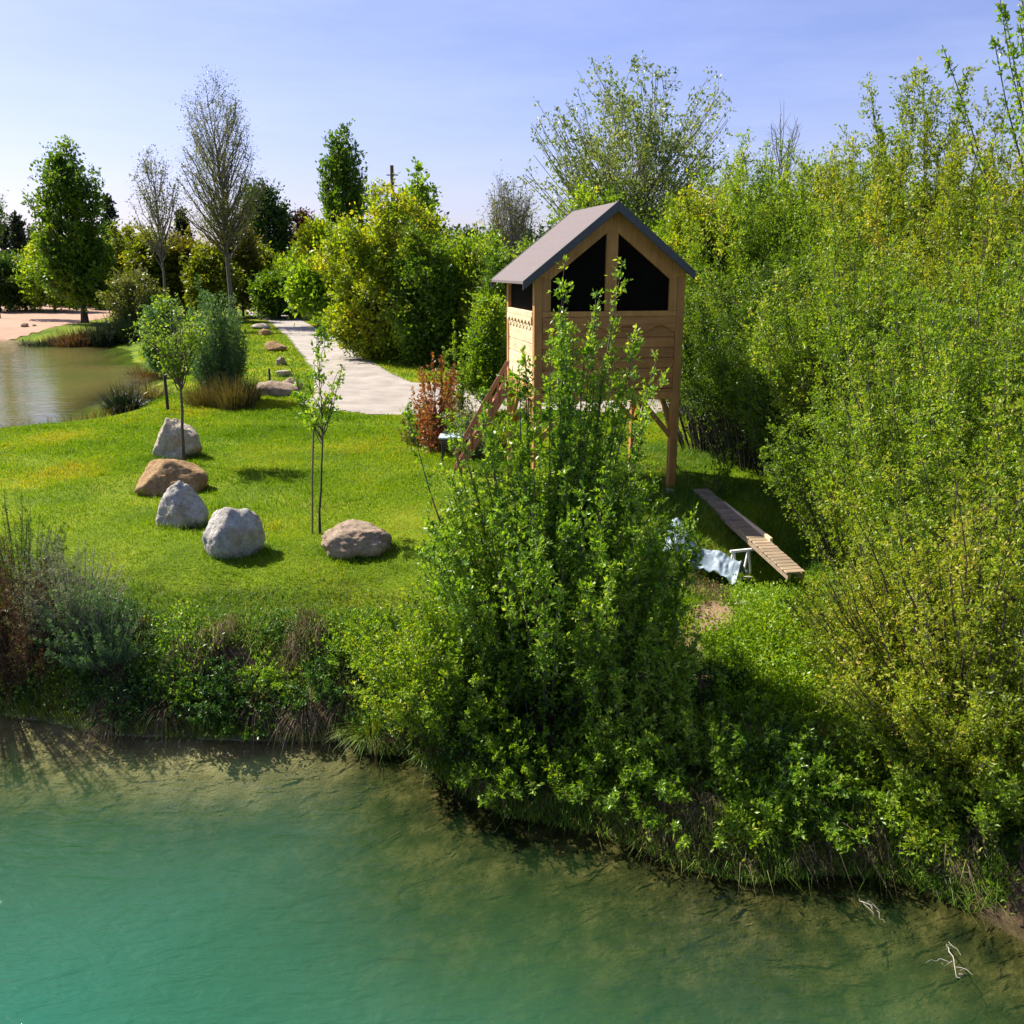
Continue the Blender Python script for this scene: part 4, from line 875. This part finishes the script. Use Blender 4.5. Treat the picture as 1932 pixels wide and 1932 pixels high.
# ------------------------------------------------------------------ shrubs around the cabin
shoot_bush('columnar_shrub', 'narrow upright shrub with mottled leaves behind the red-leaved shrub', 'shrub', at_px(860, 22.5), 26, (1.2, 3.25), .15, 9, 'willow', twigs=16, per=6, lsize=.07, trad=.17, seed=71)
shoot_bush('red_leaved_shrub', 'red-leaved shrub between the gravel and the cabin stair', 'shrub', at_px(828, 21.3), 48, (.8, 2.5), .3, 24, 'red', twigs=15, per=6, lsize=.075, trad=.18, seed=72)
shoot_bush('low_shrub', 'low mixed green shrub at the gravel edge left of the red-leaved shrub', 'shrub', at_px(792, 22.3), 45, (.5, 1.4), .3, 34, 'olive', twigs=16, per=6, lsize=.065, trad=.15, seed=76)
shoot_bush('low_shrub', 'green shrub under the cabin staircase', 'shrub', at_px(925, 21.5), 60, (.5, 1.3), .45, 34, 'willow', twigs=16, per=6, lsize=.065, trad=.15, seed=77)
shoot_bush('rose_shrub', 'small green shrub with pale flowers by the cabin stair', 'shrub', at_px(884, 20.6), 60, (.6, 1.7), .3, 30, 'sage', twigs=16, per=6, lsize=.06, trad=.14, seed=73)
shoot_bush('sprouting_shrub', 'small bright sprouting shrub just right of the cabin front leg', 'shrub', at_px(1352, 16.8), 9, (.4, 1.0), .1, 34, 'limey', twigs=18, per=6, lsize=.07, trad=.12, seed=74, extra=[((.05, 0, 0), (.32, -.05, 1), 1.05), ((0, 0, 0), (.2, 0, 1), .9)])
shoot_bush('fennel_plant', 'soft feathery green plant at the lower end of the plank walkway', 'plant', on(P(1600, 1128, -.3)), 60, (.3, .75), .15, 50, 'greygreen', twigs=26, per=7, lsize=.03, trad=.10, seed=75, aspect=.2)
# ------------------------------------------------------------------ right-hand thicket (each shrub its own)
def thick(name, label, x, Y, H, n, mat, seed, lean=26, rb=.7, lsize=.06, trad=.38, twigs=24, per=8, bark='bark', t0=.12, z=None, bias=(0, 0), cat='shrub', L0=.55, **k):
    b0 = at_px(x, Y, 0) if z is None else (*XY(x, Y, z), z)
    return shoot_bush(name, label, cat, b0, n, (H * L0, H), rb, lean, mat, bark, twigs=twigs, per=per, lsize=lsize, trad=trad, t0=t0, seed=seed, sr=.022, bias=bias, wig=.14, tip=.75, shape=.38, **k)
thick('thicket_shrub', 'dark-stemmed shrub straight right of the cabin with bare lower stems', 1390, 22.5, 6.9, 75, 'willow', 81, lean=20, rb=.9, t0=.42, bark='barkdark', lsize=.07)
thick('thicket_shrub', 'tall dark-stemmed shrub second right of the cabin, stems bare below', 1490, 22, 6.8, 80, 'willow', 82, lean=22, rb=1.0, t0=.38, bark='barkdark', lsize=.07)
thick('thicket_shrub', 'golden tinted shrub topping the thicket below the leafless tree', 1560, 25, 7.8, 90, 'willowgold', 83, lean=24, rb=1.1, t0=.25, lsize=.08)
thick('willow_tree', 'pointed tall willow making the highest peak of the right thicket', 1700, 20, 8.8, 90, 'willowgold', 84, lean=22, rb=.9, lsize=.075, trad=.42, cat='tree', t0=.3)
thick('willow_tree', 'airy light willow left of the highest thicket peak', 1615, 21, 7.2, 60, 'willow', 85, lean=20, rb=.7, lsize=.075, trad=.32, cat='tree', t0=.3)
thick('thicket_shrub', 'wide leafy shrub in the middle of the right thicket', 1640, 16, 5.6, 130, 'willow', 86, lean=32, rb=1.0, lsize=.06, trad=.30)
thick('thicket_shrub', 'wide leafy shrub behind the right edge of the thicket', 1850, 15.5, 6.4, 130, 'willowgold', 87, lean=28, rb=1.0, lsize=.06, trad=.3)
thick('thicket_shrub', 'low dense shrub shading the plank walkway, right of it', 1650, 13.6, 3.4, 110, 'willow', 88, lean=34, rb=.7, lsize=.05, trad=.24)
thick('thicket_shrub', 'tall fresh green shrub near the right edge, second from the water', 1800, 11.5, 5.1, 150, 'willow', 89, lean=27, rb=.8, lsize=.05, trad=.24)
thick('thicket_shrub', 'dense shrub cut by the right edge at mid height', 1990, 11.0, 5.6, 120, 'willow', 90, lean=24, rb=.8, lsize=.05, trad=.24)
thick('thicket_shrub', 'golden green shrub nearest the water at the right edge', 1850, 8.9, 3.6, 240, 'willowgold', 91, lean=44, rb=.6, lsize=.044, trad=.22, t0=.06, bias=(-.12, -.2))
thick('thicket_shrub', 'small golden green shrub over the bank left of the one nearest the water', 1790, 9.6, 2.5, 130, 'willowgold', 92, lean=42, rb=.5, lsize=.044, trad=.2, t0=.06, bias=(-.05, -.1))
thick('thicket_shrub', 'fresh green shrub behind the golden shrub at the right edge', 1925, 10.0, 4.4, 150, 'willow', 94, lean=34, rb=.7, lsize=.046, trad=.22, t0=.06)
thick('thicket_shrub', 'yellowish shrub closing the gap behind the dark-stemmed shrubs', 1440, 27, 7.8, 140, 'willow', 101, lean=34, rb=1.4, lsize=.085, trad=.5, t0=.25)
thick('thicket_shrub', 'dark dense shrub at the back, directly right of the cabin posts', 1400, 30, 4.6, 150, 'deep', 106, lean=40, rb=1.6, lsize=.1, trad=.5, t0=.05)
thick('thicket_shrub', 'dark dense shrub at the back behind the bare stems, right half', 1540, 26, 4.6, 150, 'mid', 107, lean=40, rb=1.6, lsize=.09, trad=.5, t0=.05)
thick('thicket_shrub', 'light green shrub hanging to the water in the bottom right corner', 1905, 8.3, 2.7, 150, 'willow', 108, lean=50, rb=.4, lsize=.046, trad=.2, t0=.06, bias=(-.1, -.15), z=-1.35)
thick('thicket_shrub', 'low light green shrub hanging to the water left of the corner shrub', 1775, 8.7, 1.9, 110, 'willow', 109, lean=46, rb=.4, lsize=.046, trad=.18, t0=.06, bias=(-.1, -.2), z=-1.2)
for i_, (x_, Y_, H_, lb_s) in enumerate([(1345, 21, 4.6, 'shaded bare-stemmed shrub nearest the cabin right leg'), (1425, 19.5, 4.8, 'shaded bare-stemmed shrub second from the cabin right leg'), (1500, 18.3, 4.6, 'shaded bare-stemmed shrub third from the cabin right leg'), (1560, 16.8, 4.0, 'shaded bare-stemmed shrub right of the grass strip')]):
    thick('bare_stemmed_shrub', lb_s, x_, Y_, H_, 75, 'mid', 140 + i_, lean=26, rb=.75, t0=.40, bark='barkdark', lsize=.06, trad=.42)
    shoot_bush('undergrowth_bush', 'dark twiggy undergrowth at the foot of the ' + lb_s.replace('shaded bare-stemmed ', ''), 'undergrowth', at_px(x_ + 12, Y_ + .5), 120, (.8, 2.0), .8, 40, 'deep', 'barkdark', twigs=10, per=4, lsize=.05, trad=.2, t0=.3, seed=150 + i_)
thick('thicket_shrub', 'lime tinted shrub right behind the cabin front right corner', 1330, 28, 6.8, 110, 'limey', 102, lean=30, rb=1.3, lsize=.085, trad=.5, t0=.25)
thick('thicket_shrub', 'broad green shrub at the back of the thicket below the highest peak', 1590, 27, 8.2, 150, 'willow', 103, lean=36, rb=1.6, lsize=.085, trad=.5, t0=.12)
thick('thicket_shrub', 'broad green shrub at the back of the thicket near the right edge', 1850, 24, 7.2, 140, 'willow', 104, lean=34, rb=1.6, lsize=.08, trad=.5, t0=.12)
thick('thicket_shrub', 'rounded green shrub leaning over the shaded hollow', 1560, 17.5, 4.4, 130, 'willow', 105, lean=36, rb=.9, lsize=.06, trad=.36, t0=.12)
shoot_bush('overhanging_tree', 'airy tree leaning in from the top right corner of the picture', 'tree', at_px(2130, 15.5), 44, (8, 12), .6, 12, 'limey', 'bark', twigs=9, per=5, lsize=.085, trad=.36, t0=.42, seed=93, sr=.04, bias=(-.24, 0), wig=.06)
# foreground shrubs
cbx = at_px(1035, 10.3, -1)
p1 = lambda x, y, Y: np.array(Q(x, y, Y)) - np.array(cbx)
ex = []
for (x, y, Y) in ((1083, 515, 10.0), (1162, 515, 10.2), (1036, 596, 10.3), (1228, 690, 10.4), (962, 650, 10.2), (850, 790, 10.3), (1120, 640, 10.1), (1190, 660, 10.3), (1060, 640, 9.9), (905, 760, 10.0)):
    tgt = p1(x, y, Y); b0 = np.array([tgt[0] * .25, 0, 0]); v = tgt - b0
    ex.append((tuple(b0), tuple(v), float(np.linalg.norm(v))))
    for q_ in range(7 if x in (1083, 1162) else 2):
        o2 = np.array([random.uniform(-.13, .13), random.uniform(-.1, .1), 0]); ex.append((tuple(b0 + o2), tuple(v + o2 * .4), float(np.linalg.norm(v)) * (.97 - .06 * q_)))
tgt = p1(765, 790, 10.2); ex.append(((-.5, 0, 0), tuple(tgt + np.array([.5, 0, 0])), float(np.linalg.norm(tgt + np.array([.5, 0, 0])))))
shoot_bush('hawthorn_shrub', 'tall leafy shrub growing from the bank in front of the cabin', 'shrub', cbx, 230, (1.5, 3.6), .85, 25, 'hawthorn', 'bark', twigs=22, per=7, lsize=.062, trad=.18, t0=.12, seed=95, sr=.016, extra=ex, shape=.35, tip=.7, bias=(.0, -.03), wig=.08)
lb_ = at_px(855, 9.9, -1)
shoot_bush('lime_shrub', 'lower lime green shrub on the left flank of the tall leafy shrub', 'shrub', lb_, 200, (.7, 2.0), .5, 42, 'limey', 'bark', twigs=24, per=7, lsize=.05, trad=.18, t0=.1, seed=96, sr=.012, shape=.35, tip=.5, bias=(-.12, -.12))
rb_ = at_px(1170, 9.6, -1)
shoot_bush('hawthorn_shrub', 'shadowed green shrub on the right flank of the tall leafy shrub', 'shrub', rb_, 120, (.8, 2.1), .42, 20, 'hawthorn', 'bark', twigs=22, per=7, lsize=.054, trad=.18, t0=.1, seed=97, sr=.012, shape=.35, tip=.5, bias=(.02, -.08))
x_, y_ = XY(1340, 8.75, -1.4)
shoot_bush('waterside_shrub', 'dark green shrub drooping over the water right of the tall shrub', 'shrub', (x_, y_, -1.45), 95, (.7, 1.65), .3, 60, 'hawthorn', 'barkdark', twigs=22, per=7, lsize=.05, trad=.12, t0=.15, seed=98, sr=.012, shape=.2, tip=.5, bias=(-.1, -.12), droop=.12)
x_, y_ = XY(1440, 8.6, -1.4)
shoot_bush('waterside_shrub', 'small dark shrub between the drooping shrub and the brown tussock', 'shrub', (x_, y_, -1.4), 60, (.5, 1.2), .3, 50, 'nettle', 'barkdark', twigs=20, per=6, lsize=.042, trad=.12, t0=.15, seed=99, sr=.01, shape=.2, tip=.5, bias=(0, -.15))
x_, y_ = XY(1560, 8.9, -1.2)
arc_tuft('sedge_tussock', 'brown arching sedge tussock at the water edge below the green bank', 'tussock', (x_, y_, -1.35), 900, (.5, 1.15), .13, 'reed', .012, 1.25, 21, droop=.55)
x_, y_ = XY(1075, 9.0, -1.3)
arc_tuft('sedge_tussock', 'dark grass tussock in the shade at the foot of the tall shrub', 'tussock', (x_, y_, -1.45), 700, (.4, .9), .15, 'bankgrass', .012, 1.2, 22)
x_, y_ = XY(700, 10.05, -1.3)
arc_tuft('grass_tussock', 'yellowish grass clump on the earthy rock left of the lime shrub', 'tussock', (x_, y_, -1.3), 700, (.2, .5), .22, 'bankgrass', .01, 1.2, 23)
# left foreground clump
shoot_bush('tamarisk_shrub', 'dark brownish shrub cut by the left edge above the water', 'shrub', at_px(8, 11.3), 230, (1.0, 2.3), .55, 34, 'brownred', 'barkdark', twigs=26, per=9, lsize=.03, trad=.16, t0=.08, seed=111, aspect=.25, bias=(0, -.25))
shoot_bush('tamarisk_shrub', 'dark green top shrub behind the brownish shrub at the left edge', 'shrub', at_px(30, 12.3), 110, (.8, 1.75), .45, 36, 'mid', 'barkdark', twigs=26, per=9, lsize=.034, trad=.14, t0=.08, seed=112, aspect=.25)
shoot_bush('lavender_shrub', 'soft grey green feathery shrub right of the brown shrub at the left edge', 'shrub', at_px(128, 11.6), 170, (.6, 1.7), .4, 40, 'sage', 'barkgrey', twigs=26, per=8, lsize=.03, trad=.14, t0=.08, seed=113, aspect=.22, bias=(.05, -.25))
shoot_bush('feathery_shrub', 'fresh green feathery growth hanging over the bank left of the weeds', 'shrub', at_px(180, 11.2), 130, (.6, 1.4), .4, 48, 'greygreen', 'barkgrey', twigs=26, per=8, lsize=.034, trad=.14, t0=.08, seed=114, aspect=.25, bias=(.1, -.35))
shoot_bush('lilac_plume', 'faint lilac flower plume between the brown and the grey green shrubs', 'flower', at_px(66, 11.3), 22, (.7, 1.15), .12, 22, 'lilac', 'barkgrey', twigs=26, per=6, lsize=.018, trad=.07, t0=.45, seed=115, aspect=.4)
fp = at_px(6, 11.6); hz = Q(8, 872, 11.6).z - fp[2]
FS = empty('flower_spike', fp, 'tall purple tipped flower spike at the left edge of the lawn', 'flower')
T = Tubes(); T.add([(0, 0, -.1), (.01, 0, hz * .5), (0, 0, hz * .93)], [.007, .006, .004], 5); T.build('stem', M['bark'], FS)
N_ = 260; gg = np.random.default_rng(5); tt = gg.random(N_); a_ = gg.uniform(0, 6.28, N_); rr = .03 * (1 - tt) + .008
V = leaf_quads(np.stack([np.cos(a_) * rr * .5, np.sin(a_) * rr * .5, hz * (.72 + .28 * tt)], 1), np.full(N_, .03), np.stack([np.cos(a_), np.sin(a_), np.full(N_, .8)], 1), .5, gg)
leaves_obj('blossom', V, gg.random(N_), M['lilac'], FS)
for i_, (x_, Y_, H_, n_w, mt_, lb_w) in enumerate([(235, 10.6, .55, 70, 'nettle', 'leafy weed clump at the left end of the bare bank'), (350, 10.75, .5, 60, 'hawthorn', 'leafy weed clump on the bank below the pointed boulder'),
    (425, 10.6, .8, 110, 'nettle', 'dark leafy weed clump on the bank below the round white boulder'), (520, 10.8, .5, 60, 'hawthorn', 'leafy weed clump on the bank below the staked sapling'),
    (610, 10.65, .65, 90, 'nettle', 'dark leafy weed clump on the bank below the brown boulder'), (470, 10.45, .5, 60, 'bankgrass', 'small weed clump low on the bank by the water'), (690, 11.0, .7, 80, 'hawthorn', 'leafy weed clump between the brown boulder and the lime shrub'),
    (1560, 10.9, .6, 90, 'limey', 'bright weed clump on the slope left of the golden shrub'), (1580, 9.7, .55, 130, 'limey', 'fresh green clump right above the sedge tussock'), (1350, 10.2, .6, 80, 'nettle', 'dark weed clump on the slope right of the tall shrub')]):
    shoot_bush('weed_clump', lb_w, 'weeds', at_px(x_, Y_, -.8), n_w, (H_ * .4, H_), .3, 60, mt_, 'bark', twigs=24, per=7, lsize=.045, trad=.13, t0=.05, seed=130 + i_, shape=.3, sr=.006, bias=(0, -.35), droop=.15, twigtube=False)
for i_, (x_, Y_, lb_t) in enumerate([(1840, 7.75, 'dark sedge at the water edge in front of the corner shrub'), (1700, 8.15, 'dark sedge at the water edge between the brown tussock and the hanging twigs'), (1930, 7.6, 'dark sedge cut by the right edge at the waterline')]):
    p_ = at_px(x_, Y_, -1.4); arc_tuft('sedge_tussock', lb_t, 'tussock', (p_[0], p_[1], max(p_[2], -1.5)), 600, (.3, .75), .16, 'nettle', .011, 1.25, 51 + i_)
for i_, (x_, Y_, n_t, lb_t) in enumerate([(215, 10.4, 500, 'grey brown dry grass hanging to the water right of the left shrubs'), (318, 10.45, 420, 'dry grass hanging low on the bank above the small cream stone'), (488, 10.5, 520, 'pale dry grass hanging down the middle of the bank'), (575, 10.4, 300, 'thin dry grass hanging by the dark wet stone'), (655, 10.5, 380, 'dry grass left of the earthy rock at the waterline')]):
    p_ = at_px(x_, Y_, -1); arc_tuft('dry_tussock', lb_t, 'grass tuft', (p_[0], p_[1], p_[2] + .12), n_t, (.25, .62), .16, 'dry', .008, 1.35, 31 + i_, droop=1.1)
x_, y_ = XY(1800, 7.55, -1.5)
shoot_bush('twig_mass', 'fine brown leafless twigs hanging into the water at the lower right', 'twigs', (x_, y_ + .35, -1.3), 90, (.35, .95), .25, 70, 'brownred', 'barkdark', twigs=22, per=3, lsize=.016, trad=.12, t0=.1, seed=161, sr=.005, bias=(-.1, -.45), droop=.35)
x_, y_ = XY(1925, 7.9, -1.3)
shoot_bush('corner_shrub', 'dark green sprigs over the water at the lower right corner', 'shrub', (x_, y_ + .2, -1.35), 70, (.5, 1.3), .3, 60, 'hawthorn', 'barkdark', twigs=20, per=6, lsize=.045, trad=.13, t0=.1, seed=162, sr=.01, bias=(-.15, -.3), droop=.15)
for i_, (x_, Y_, n_h, m_, lb_h) in enumerate([(1180, 8.75, 70, 'hawthorn', 'leafy sprigs hanging over the water below the right flank of the tall shrub'), (1500, 8.35, 60, 'hawthorn', 'leafy sprigs hanging over the water left of the brown tussock'), (985, 9.1, 60, 'limey', 'leafy sprigs hanging over the water below the tall shrub'), (1660, 8.3, 60, 'willow', 'leafy sprigs hanging over the water right of the brown tussock')]):
    p_ = at_px(x_, Y_, -1.4); shoot_bush('hanging_shrub', lb_h, 'shrub', (p_[0], p_[1], max(p_[2], -1.45)), n_h, (.5, 1.15), .25, 60, m_, 'barkdark', twigs=20, per=6, lsize=.05, trad=.12, t0=.15, seed=170 + i_, sr=.009, shape=.2, tip=.6, bias=(0, -.7), droop=.22)
# branches in the water
def limb(name, label, pts, r0, seed, twn=9, tl=.35, mat='deadwood', z_end=None):
    g_ = np.random.default_rng(seed); pts = np.array(pts, float); T = Tubes(); k = 12
    t = np.linspace(0, 1, k); ti = np.linspace(0, 1, len(pts)); c_ = np.stack([np.interp(t, ti, pts[:, i]) for i in range(3)], 1); c_[1:-1] += g_.normal(size=(k - 2, 3)) * .015
    off = c_[0].copy(); c_ -= off
    T.add(c_, r0 * (1 - .75 * t), 6)
    for i in range(twn):
        j = int(g_.integers(k // 3, k)); d_ = unit(c_[-1] - c_[0] + g_.normal(size=3) * .9); L_ = tl * g_.uniform(.4, 1)
        q = c_[j][None] + d_[None] * (np.linspace(0, 1, 5) * L_)[:, None] + np.cumsum(g_.normal(size=(5, 3)) * .02, 0)
        T.add(q, r0 * .4 * (1 - .7 * np.linspace(0, 1, 5)), 4)
    o = T.build(name, M[mat]); o.location = off; return tag(o, label, 'branch')
a1 = P(1790, 1790, -1.46); a2 = P(1812, 1845, -1.46); a0 = Q(1850, 1640, 7.9)
limb('dead_branch', 'dark branch reaching down from the bank to the pale twigs in the water', [a0, Q(1822, 1700, 7.6), Q(1795, 1770, 7.3)], .018, 1, 4, .3, 'barkdark')
limb('dead_branch', 'pale forked twigs lying half in the water at lower right', [Q(1788, 1775, 7.25), a1, a2], .009, 2, 6, .17)
limb('dead_branch', 'thin pale twig trailing in the water below the brown tussock', [Q(1590, 1660, 8.3), P(1625, 1700, -1.47), P(1660, 1718, -1.48)], .008, 3, 5, .2)
limb('dead_branch', 'thin pale twig hanging to the water under the golden shrub', [Q(1668, 1600, 8.5), Q(1672, 1650, 8.3), P(1665, 1690, -1.47)], .008, 4, 4, .2)
# ------------------------------------------------------------------ grass and weeds
def inview(x, y, z, m=60):
    cxv = x; czv = (y) * math.cos(PITCH) - (z - CZ) * math.sin(PITCH); cyv = (z - CZ) * math.cos(PITCH) + y * math.sin(PITCH)
    u = 966 + F * cxv / czv; v = 966 - F * cyv / czv; return (u > -m) & (u < 1932 + m) & (v > -m) & (v < 1932 + m)
trk_w = np.array([tuple(P(x, y, 0).to_2d()) for x, y in trk])
def scatter(n, x0, x1, y0, y1, cond, power=1.0):
    x = g.uniform(x0, x1, n); y = y0 + (y1 - y0) * g.random(n) ** power; s = sdist(x, y); k = cond(x, y, s) & (soilmask(x, y) < .2 + .5 * g.random(n)); x, y, s = x[k], y[k], s[k]; z = gz(x, y)
    k = inview(x, y, z) & ~inside(x, y, trk_w); return np.stack([x[k], y[k], z[k]], 1), s[k]
pos, s = scatter(900000, -16, 12, 10.5, 32, lambda x, y, s: (s > .9) & (pdist(x, y) > .4) & (g.random(len(x)) < .35 + 1.6 * np.clip(fnoise(x, y, 1.6, 80) + .42, 0, 1)), 1.25)
pos = pos[:420000]; n_ = len(pos); dist = pos[:, 1]
pt = fnoise(pos[:, 0], pos[:, 1], 1.1, 21)
h_ = g.uniform(.02, .06, n_) * (1 + .8 * pt) * (1 + (fnoise(pos[:, 0], pos[:, 1], 7, 82) > .35) * .7) * (1 + .035 * (dist - 11)); wd_ = .006 + .0009 * (dist - 10)
ln_ = g.normal(size=(n_, 3)) * [.45, .45, 0]
o = blade_obj('lawn_grass', pos, h_, ln_, wd_, M['grass'], g, rnd=np.clip(g.random(n_) * .6 + .22 + .5 * fnoise(pos[:, 0], pos[:, 1], .9, 22), 0, 1)); tag(o, 'short sunlit lawn grass', kind='stuff')
# long grass over the bank
pos, s = scatter(420000, -10, 9, 7, 16, lambda x, y, s: (s > -.04) & (s < 1.9) & (fnoise(x, y, 3.6, 31) > -.05 - .5 * (s > 1) - .6 * (s < .22)) & (g.random(len(x)) < np.where(s > 1.5, .5, 1)))
pos = pos[:130000]; s = s[:130000]; n_ = len(pos)
h_ = g.uniform(.08, .26, n_) * (1 + .5 * fnoise(pos[:, 0], pos[:, 1], 3, 32)) * np.where(s > 1.4, .55, 1)
ln_ = g.normal(size=(n_, 3)) * [.5, .5, 0] + np.array([0, -.45, 0]) * np.where(s < 1.3, 1, .3)[:, None]
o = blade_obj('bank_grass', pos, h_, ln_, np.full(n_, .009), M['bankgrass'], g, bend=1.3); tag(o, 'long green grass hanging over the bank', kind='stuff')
bl = [o_ for o_ in scene.objects if o_.get('category') == 'boulder' and o_.location.z > -1]; pp_ = []
for o_ in bl:
    w_ = max(o_.dimensions.x, o_.dimensions.y) / 2; k_ = int(900 * w_); a_ = g.uniform(0, 6.283, k_); q_ = w_ * g.uniform(.72, 1.12, k_); pp_.append(np.stack([o_.location.x + np.cos(a_) * q_, o_.location.y + np.sin(a_) * q_ * .9], 1))
pp_ = np.concatenate(pp_); n_ = len(pp_)
o = blade_obj('boulder_grass', np.column_stack([pp_, gz(pp_[:, 0], pp_[:, 1])]), g.uniform(.06, .17, n_), g.normal(size=(n_, 3)) * [.4, .4, 0], np.full(n_, .009), M['bankgrass'], g); tag(o, 'longer grass left unmown around the stones', kind='stuff')
# dry straw
pos, s = scatter(200000, -9, 8.5, 7, 14, lambda x, y, s: (s > .02) & (s < 1.3) & (fnoise(x, y, 6.5, 41) > .18))
pos = pos[:7000]; n_ = len(pos); ln_ = g.normal(size=(n_, 3)) * [.35, .35, 0] + np.array([.1, -.8, -.5])
o = blade_obj('dry_grass', pos + np.array([0, 0, .08]), g.uniform(.12, .4, n_), ln_, np.full(n_, .007), M['dry'], g, bend=1.2); tag(o, 'pale dry straw hanging on the bank', kind='stuff')
# leafy weeds
def weeds(name, label, n, cond, mat, H, ls, per, x0=-10, x1=9, y0=7, y1=16, power=1.0):
    pos, s = scatter(n * 8, x0, x1, y0, y1, cond, power); pos = pos[:n]; N = len(pos)
    d_ = unit(g.normal(size=(N, 3)) * .35 + [0, -.2, 1]); L_ = g.uniform(H[0], H[1], N)
    V, rv = twig_leaves(pos, d_, L_, per, ls, g, .5, jit=1.1, up=.2)
    o = leaves_obj(name, V, rv, M[mat], None); tag(o, label, kind='stuff'); return o
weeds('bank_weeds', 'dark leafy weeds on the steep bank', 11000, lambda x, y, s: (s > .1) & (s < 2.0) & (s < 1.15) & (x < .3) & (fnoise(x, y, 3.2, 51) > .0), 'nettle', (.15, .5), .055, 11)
weeds('bank_weeds', 'brighter leafy weeds scattered over the bank', 6500, lambda x, y, s: (s > .3) & (s < 1.5) & (fnoise(x, y, 3.5, 52) > .2), 'hawthorn', (.1, .4), .045, 9)
weeds('meadow_weeds', 'mixed broad leaved weeds on the ground right of the tall shrub', 9000, lambda x, y, s: (s > .2) & (s < 6) & (x > 1.8) & (fnoise(x, y, 2.3, 53) > .12) & ((x - HOL.x) ** 2 + (y - HOL.y) ** 2 > 1.2), 'hawthorn', (.06, .26), .05, 8, 1.5, 9, 7, 17)
weeds('meadow_weeds', 'bright grass green patch on the bank above the brown tussock', 5000, lambda x, y, s: (s > .2) & (s < 4.5) & (x > 2.2) & (fnoise(x, y, 1.6, 54) > .05), 'limey', (.10, .3), .055, 8, 1.5, 8, 7, 15)
weeds('leaf_litter', 'brown dead leaves and twigs on the bare patches of the right bank', 7000, lambda x, y, s: (s > .1) & (s < 6) & (x > 1.2) & (fnoise(x, y, 1.8, 55) > .0), 'dry', (.02, .08), .045, 5, 1.2, 9, 7, 17)
pos, s = scatter(150000, 1.5, 9, 7, 22, lambda x, y, s: (s > .5) & (fnoise(x, y, 1.4, 61) > -.2)); pos = pos[:70000]; n_ = len(pos)
o = blade_obj('meadow_grass', pos, g.uniform(.06, .2, n_), g.normal(size=(n_, 3)) * [.5, .5, 0], np.full(n_, .009), M['bankgrass'], g); tag(o, 'tufted grass on the ground around the cabin and ramp', kind='stuff')
# grass beyond the lawn, along the track
pos, s = scatter(260000, -22, 14, 30, 75, lambda x, y, s: (pdist(x, y) > .5), 1.2); pos = pos[:110000]; n_ = len(pos)
o = blade_obj('verge_grass', pos, g.uniform(.05, .13, n_), g.normal(size=(n_, 3)) * [.5, .5, 0], .012 + .0007 * pos[:, 1], M['grass'], g); tag(o, 'grass verges along the gravel track', kind='stuff')
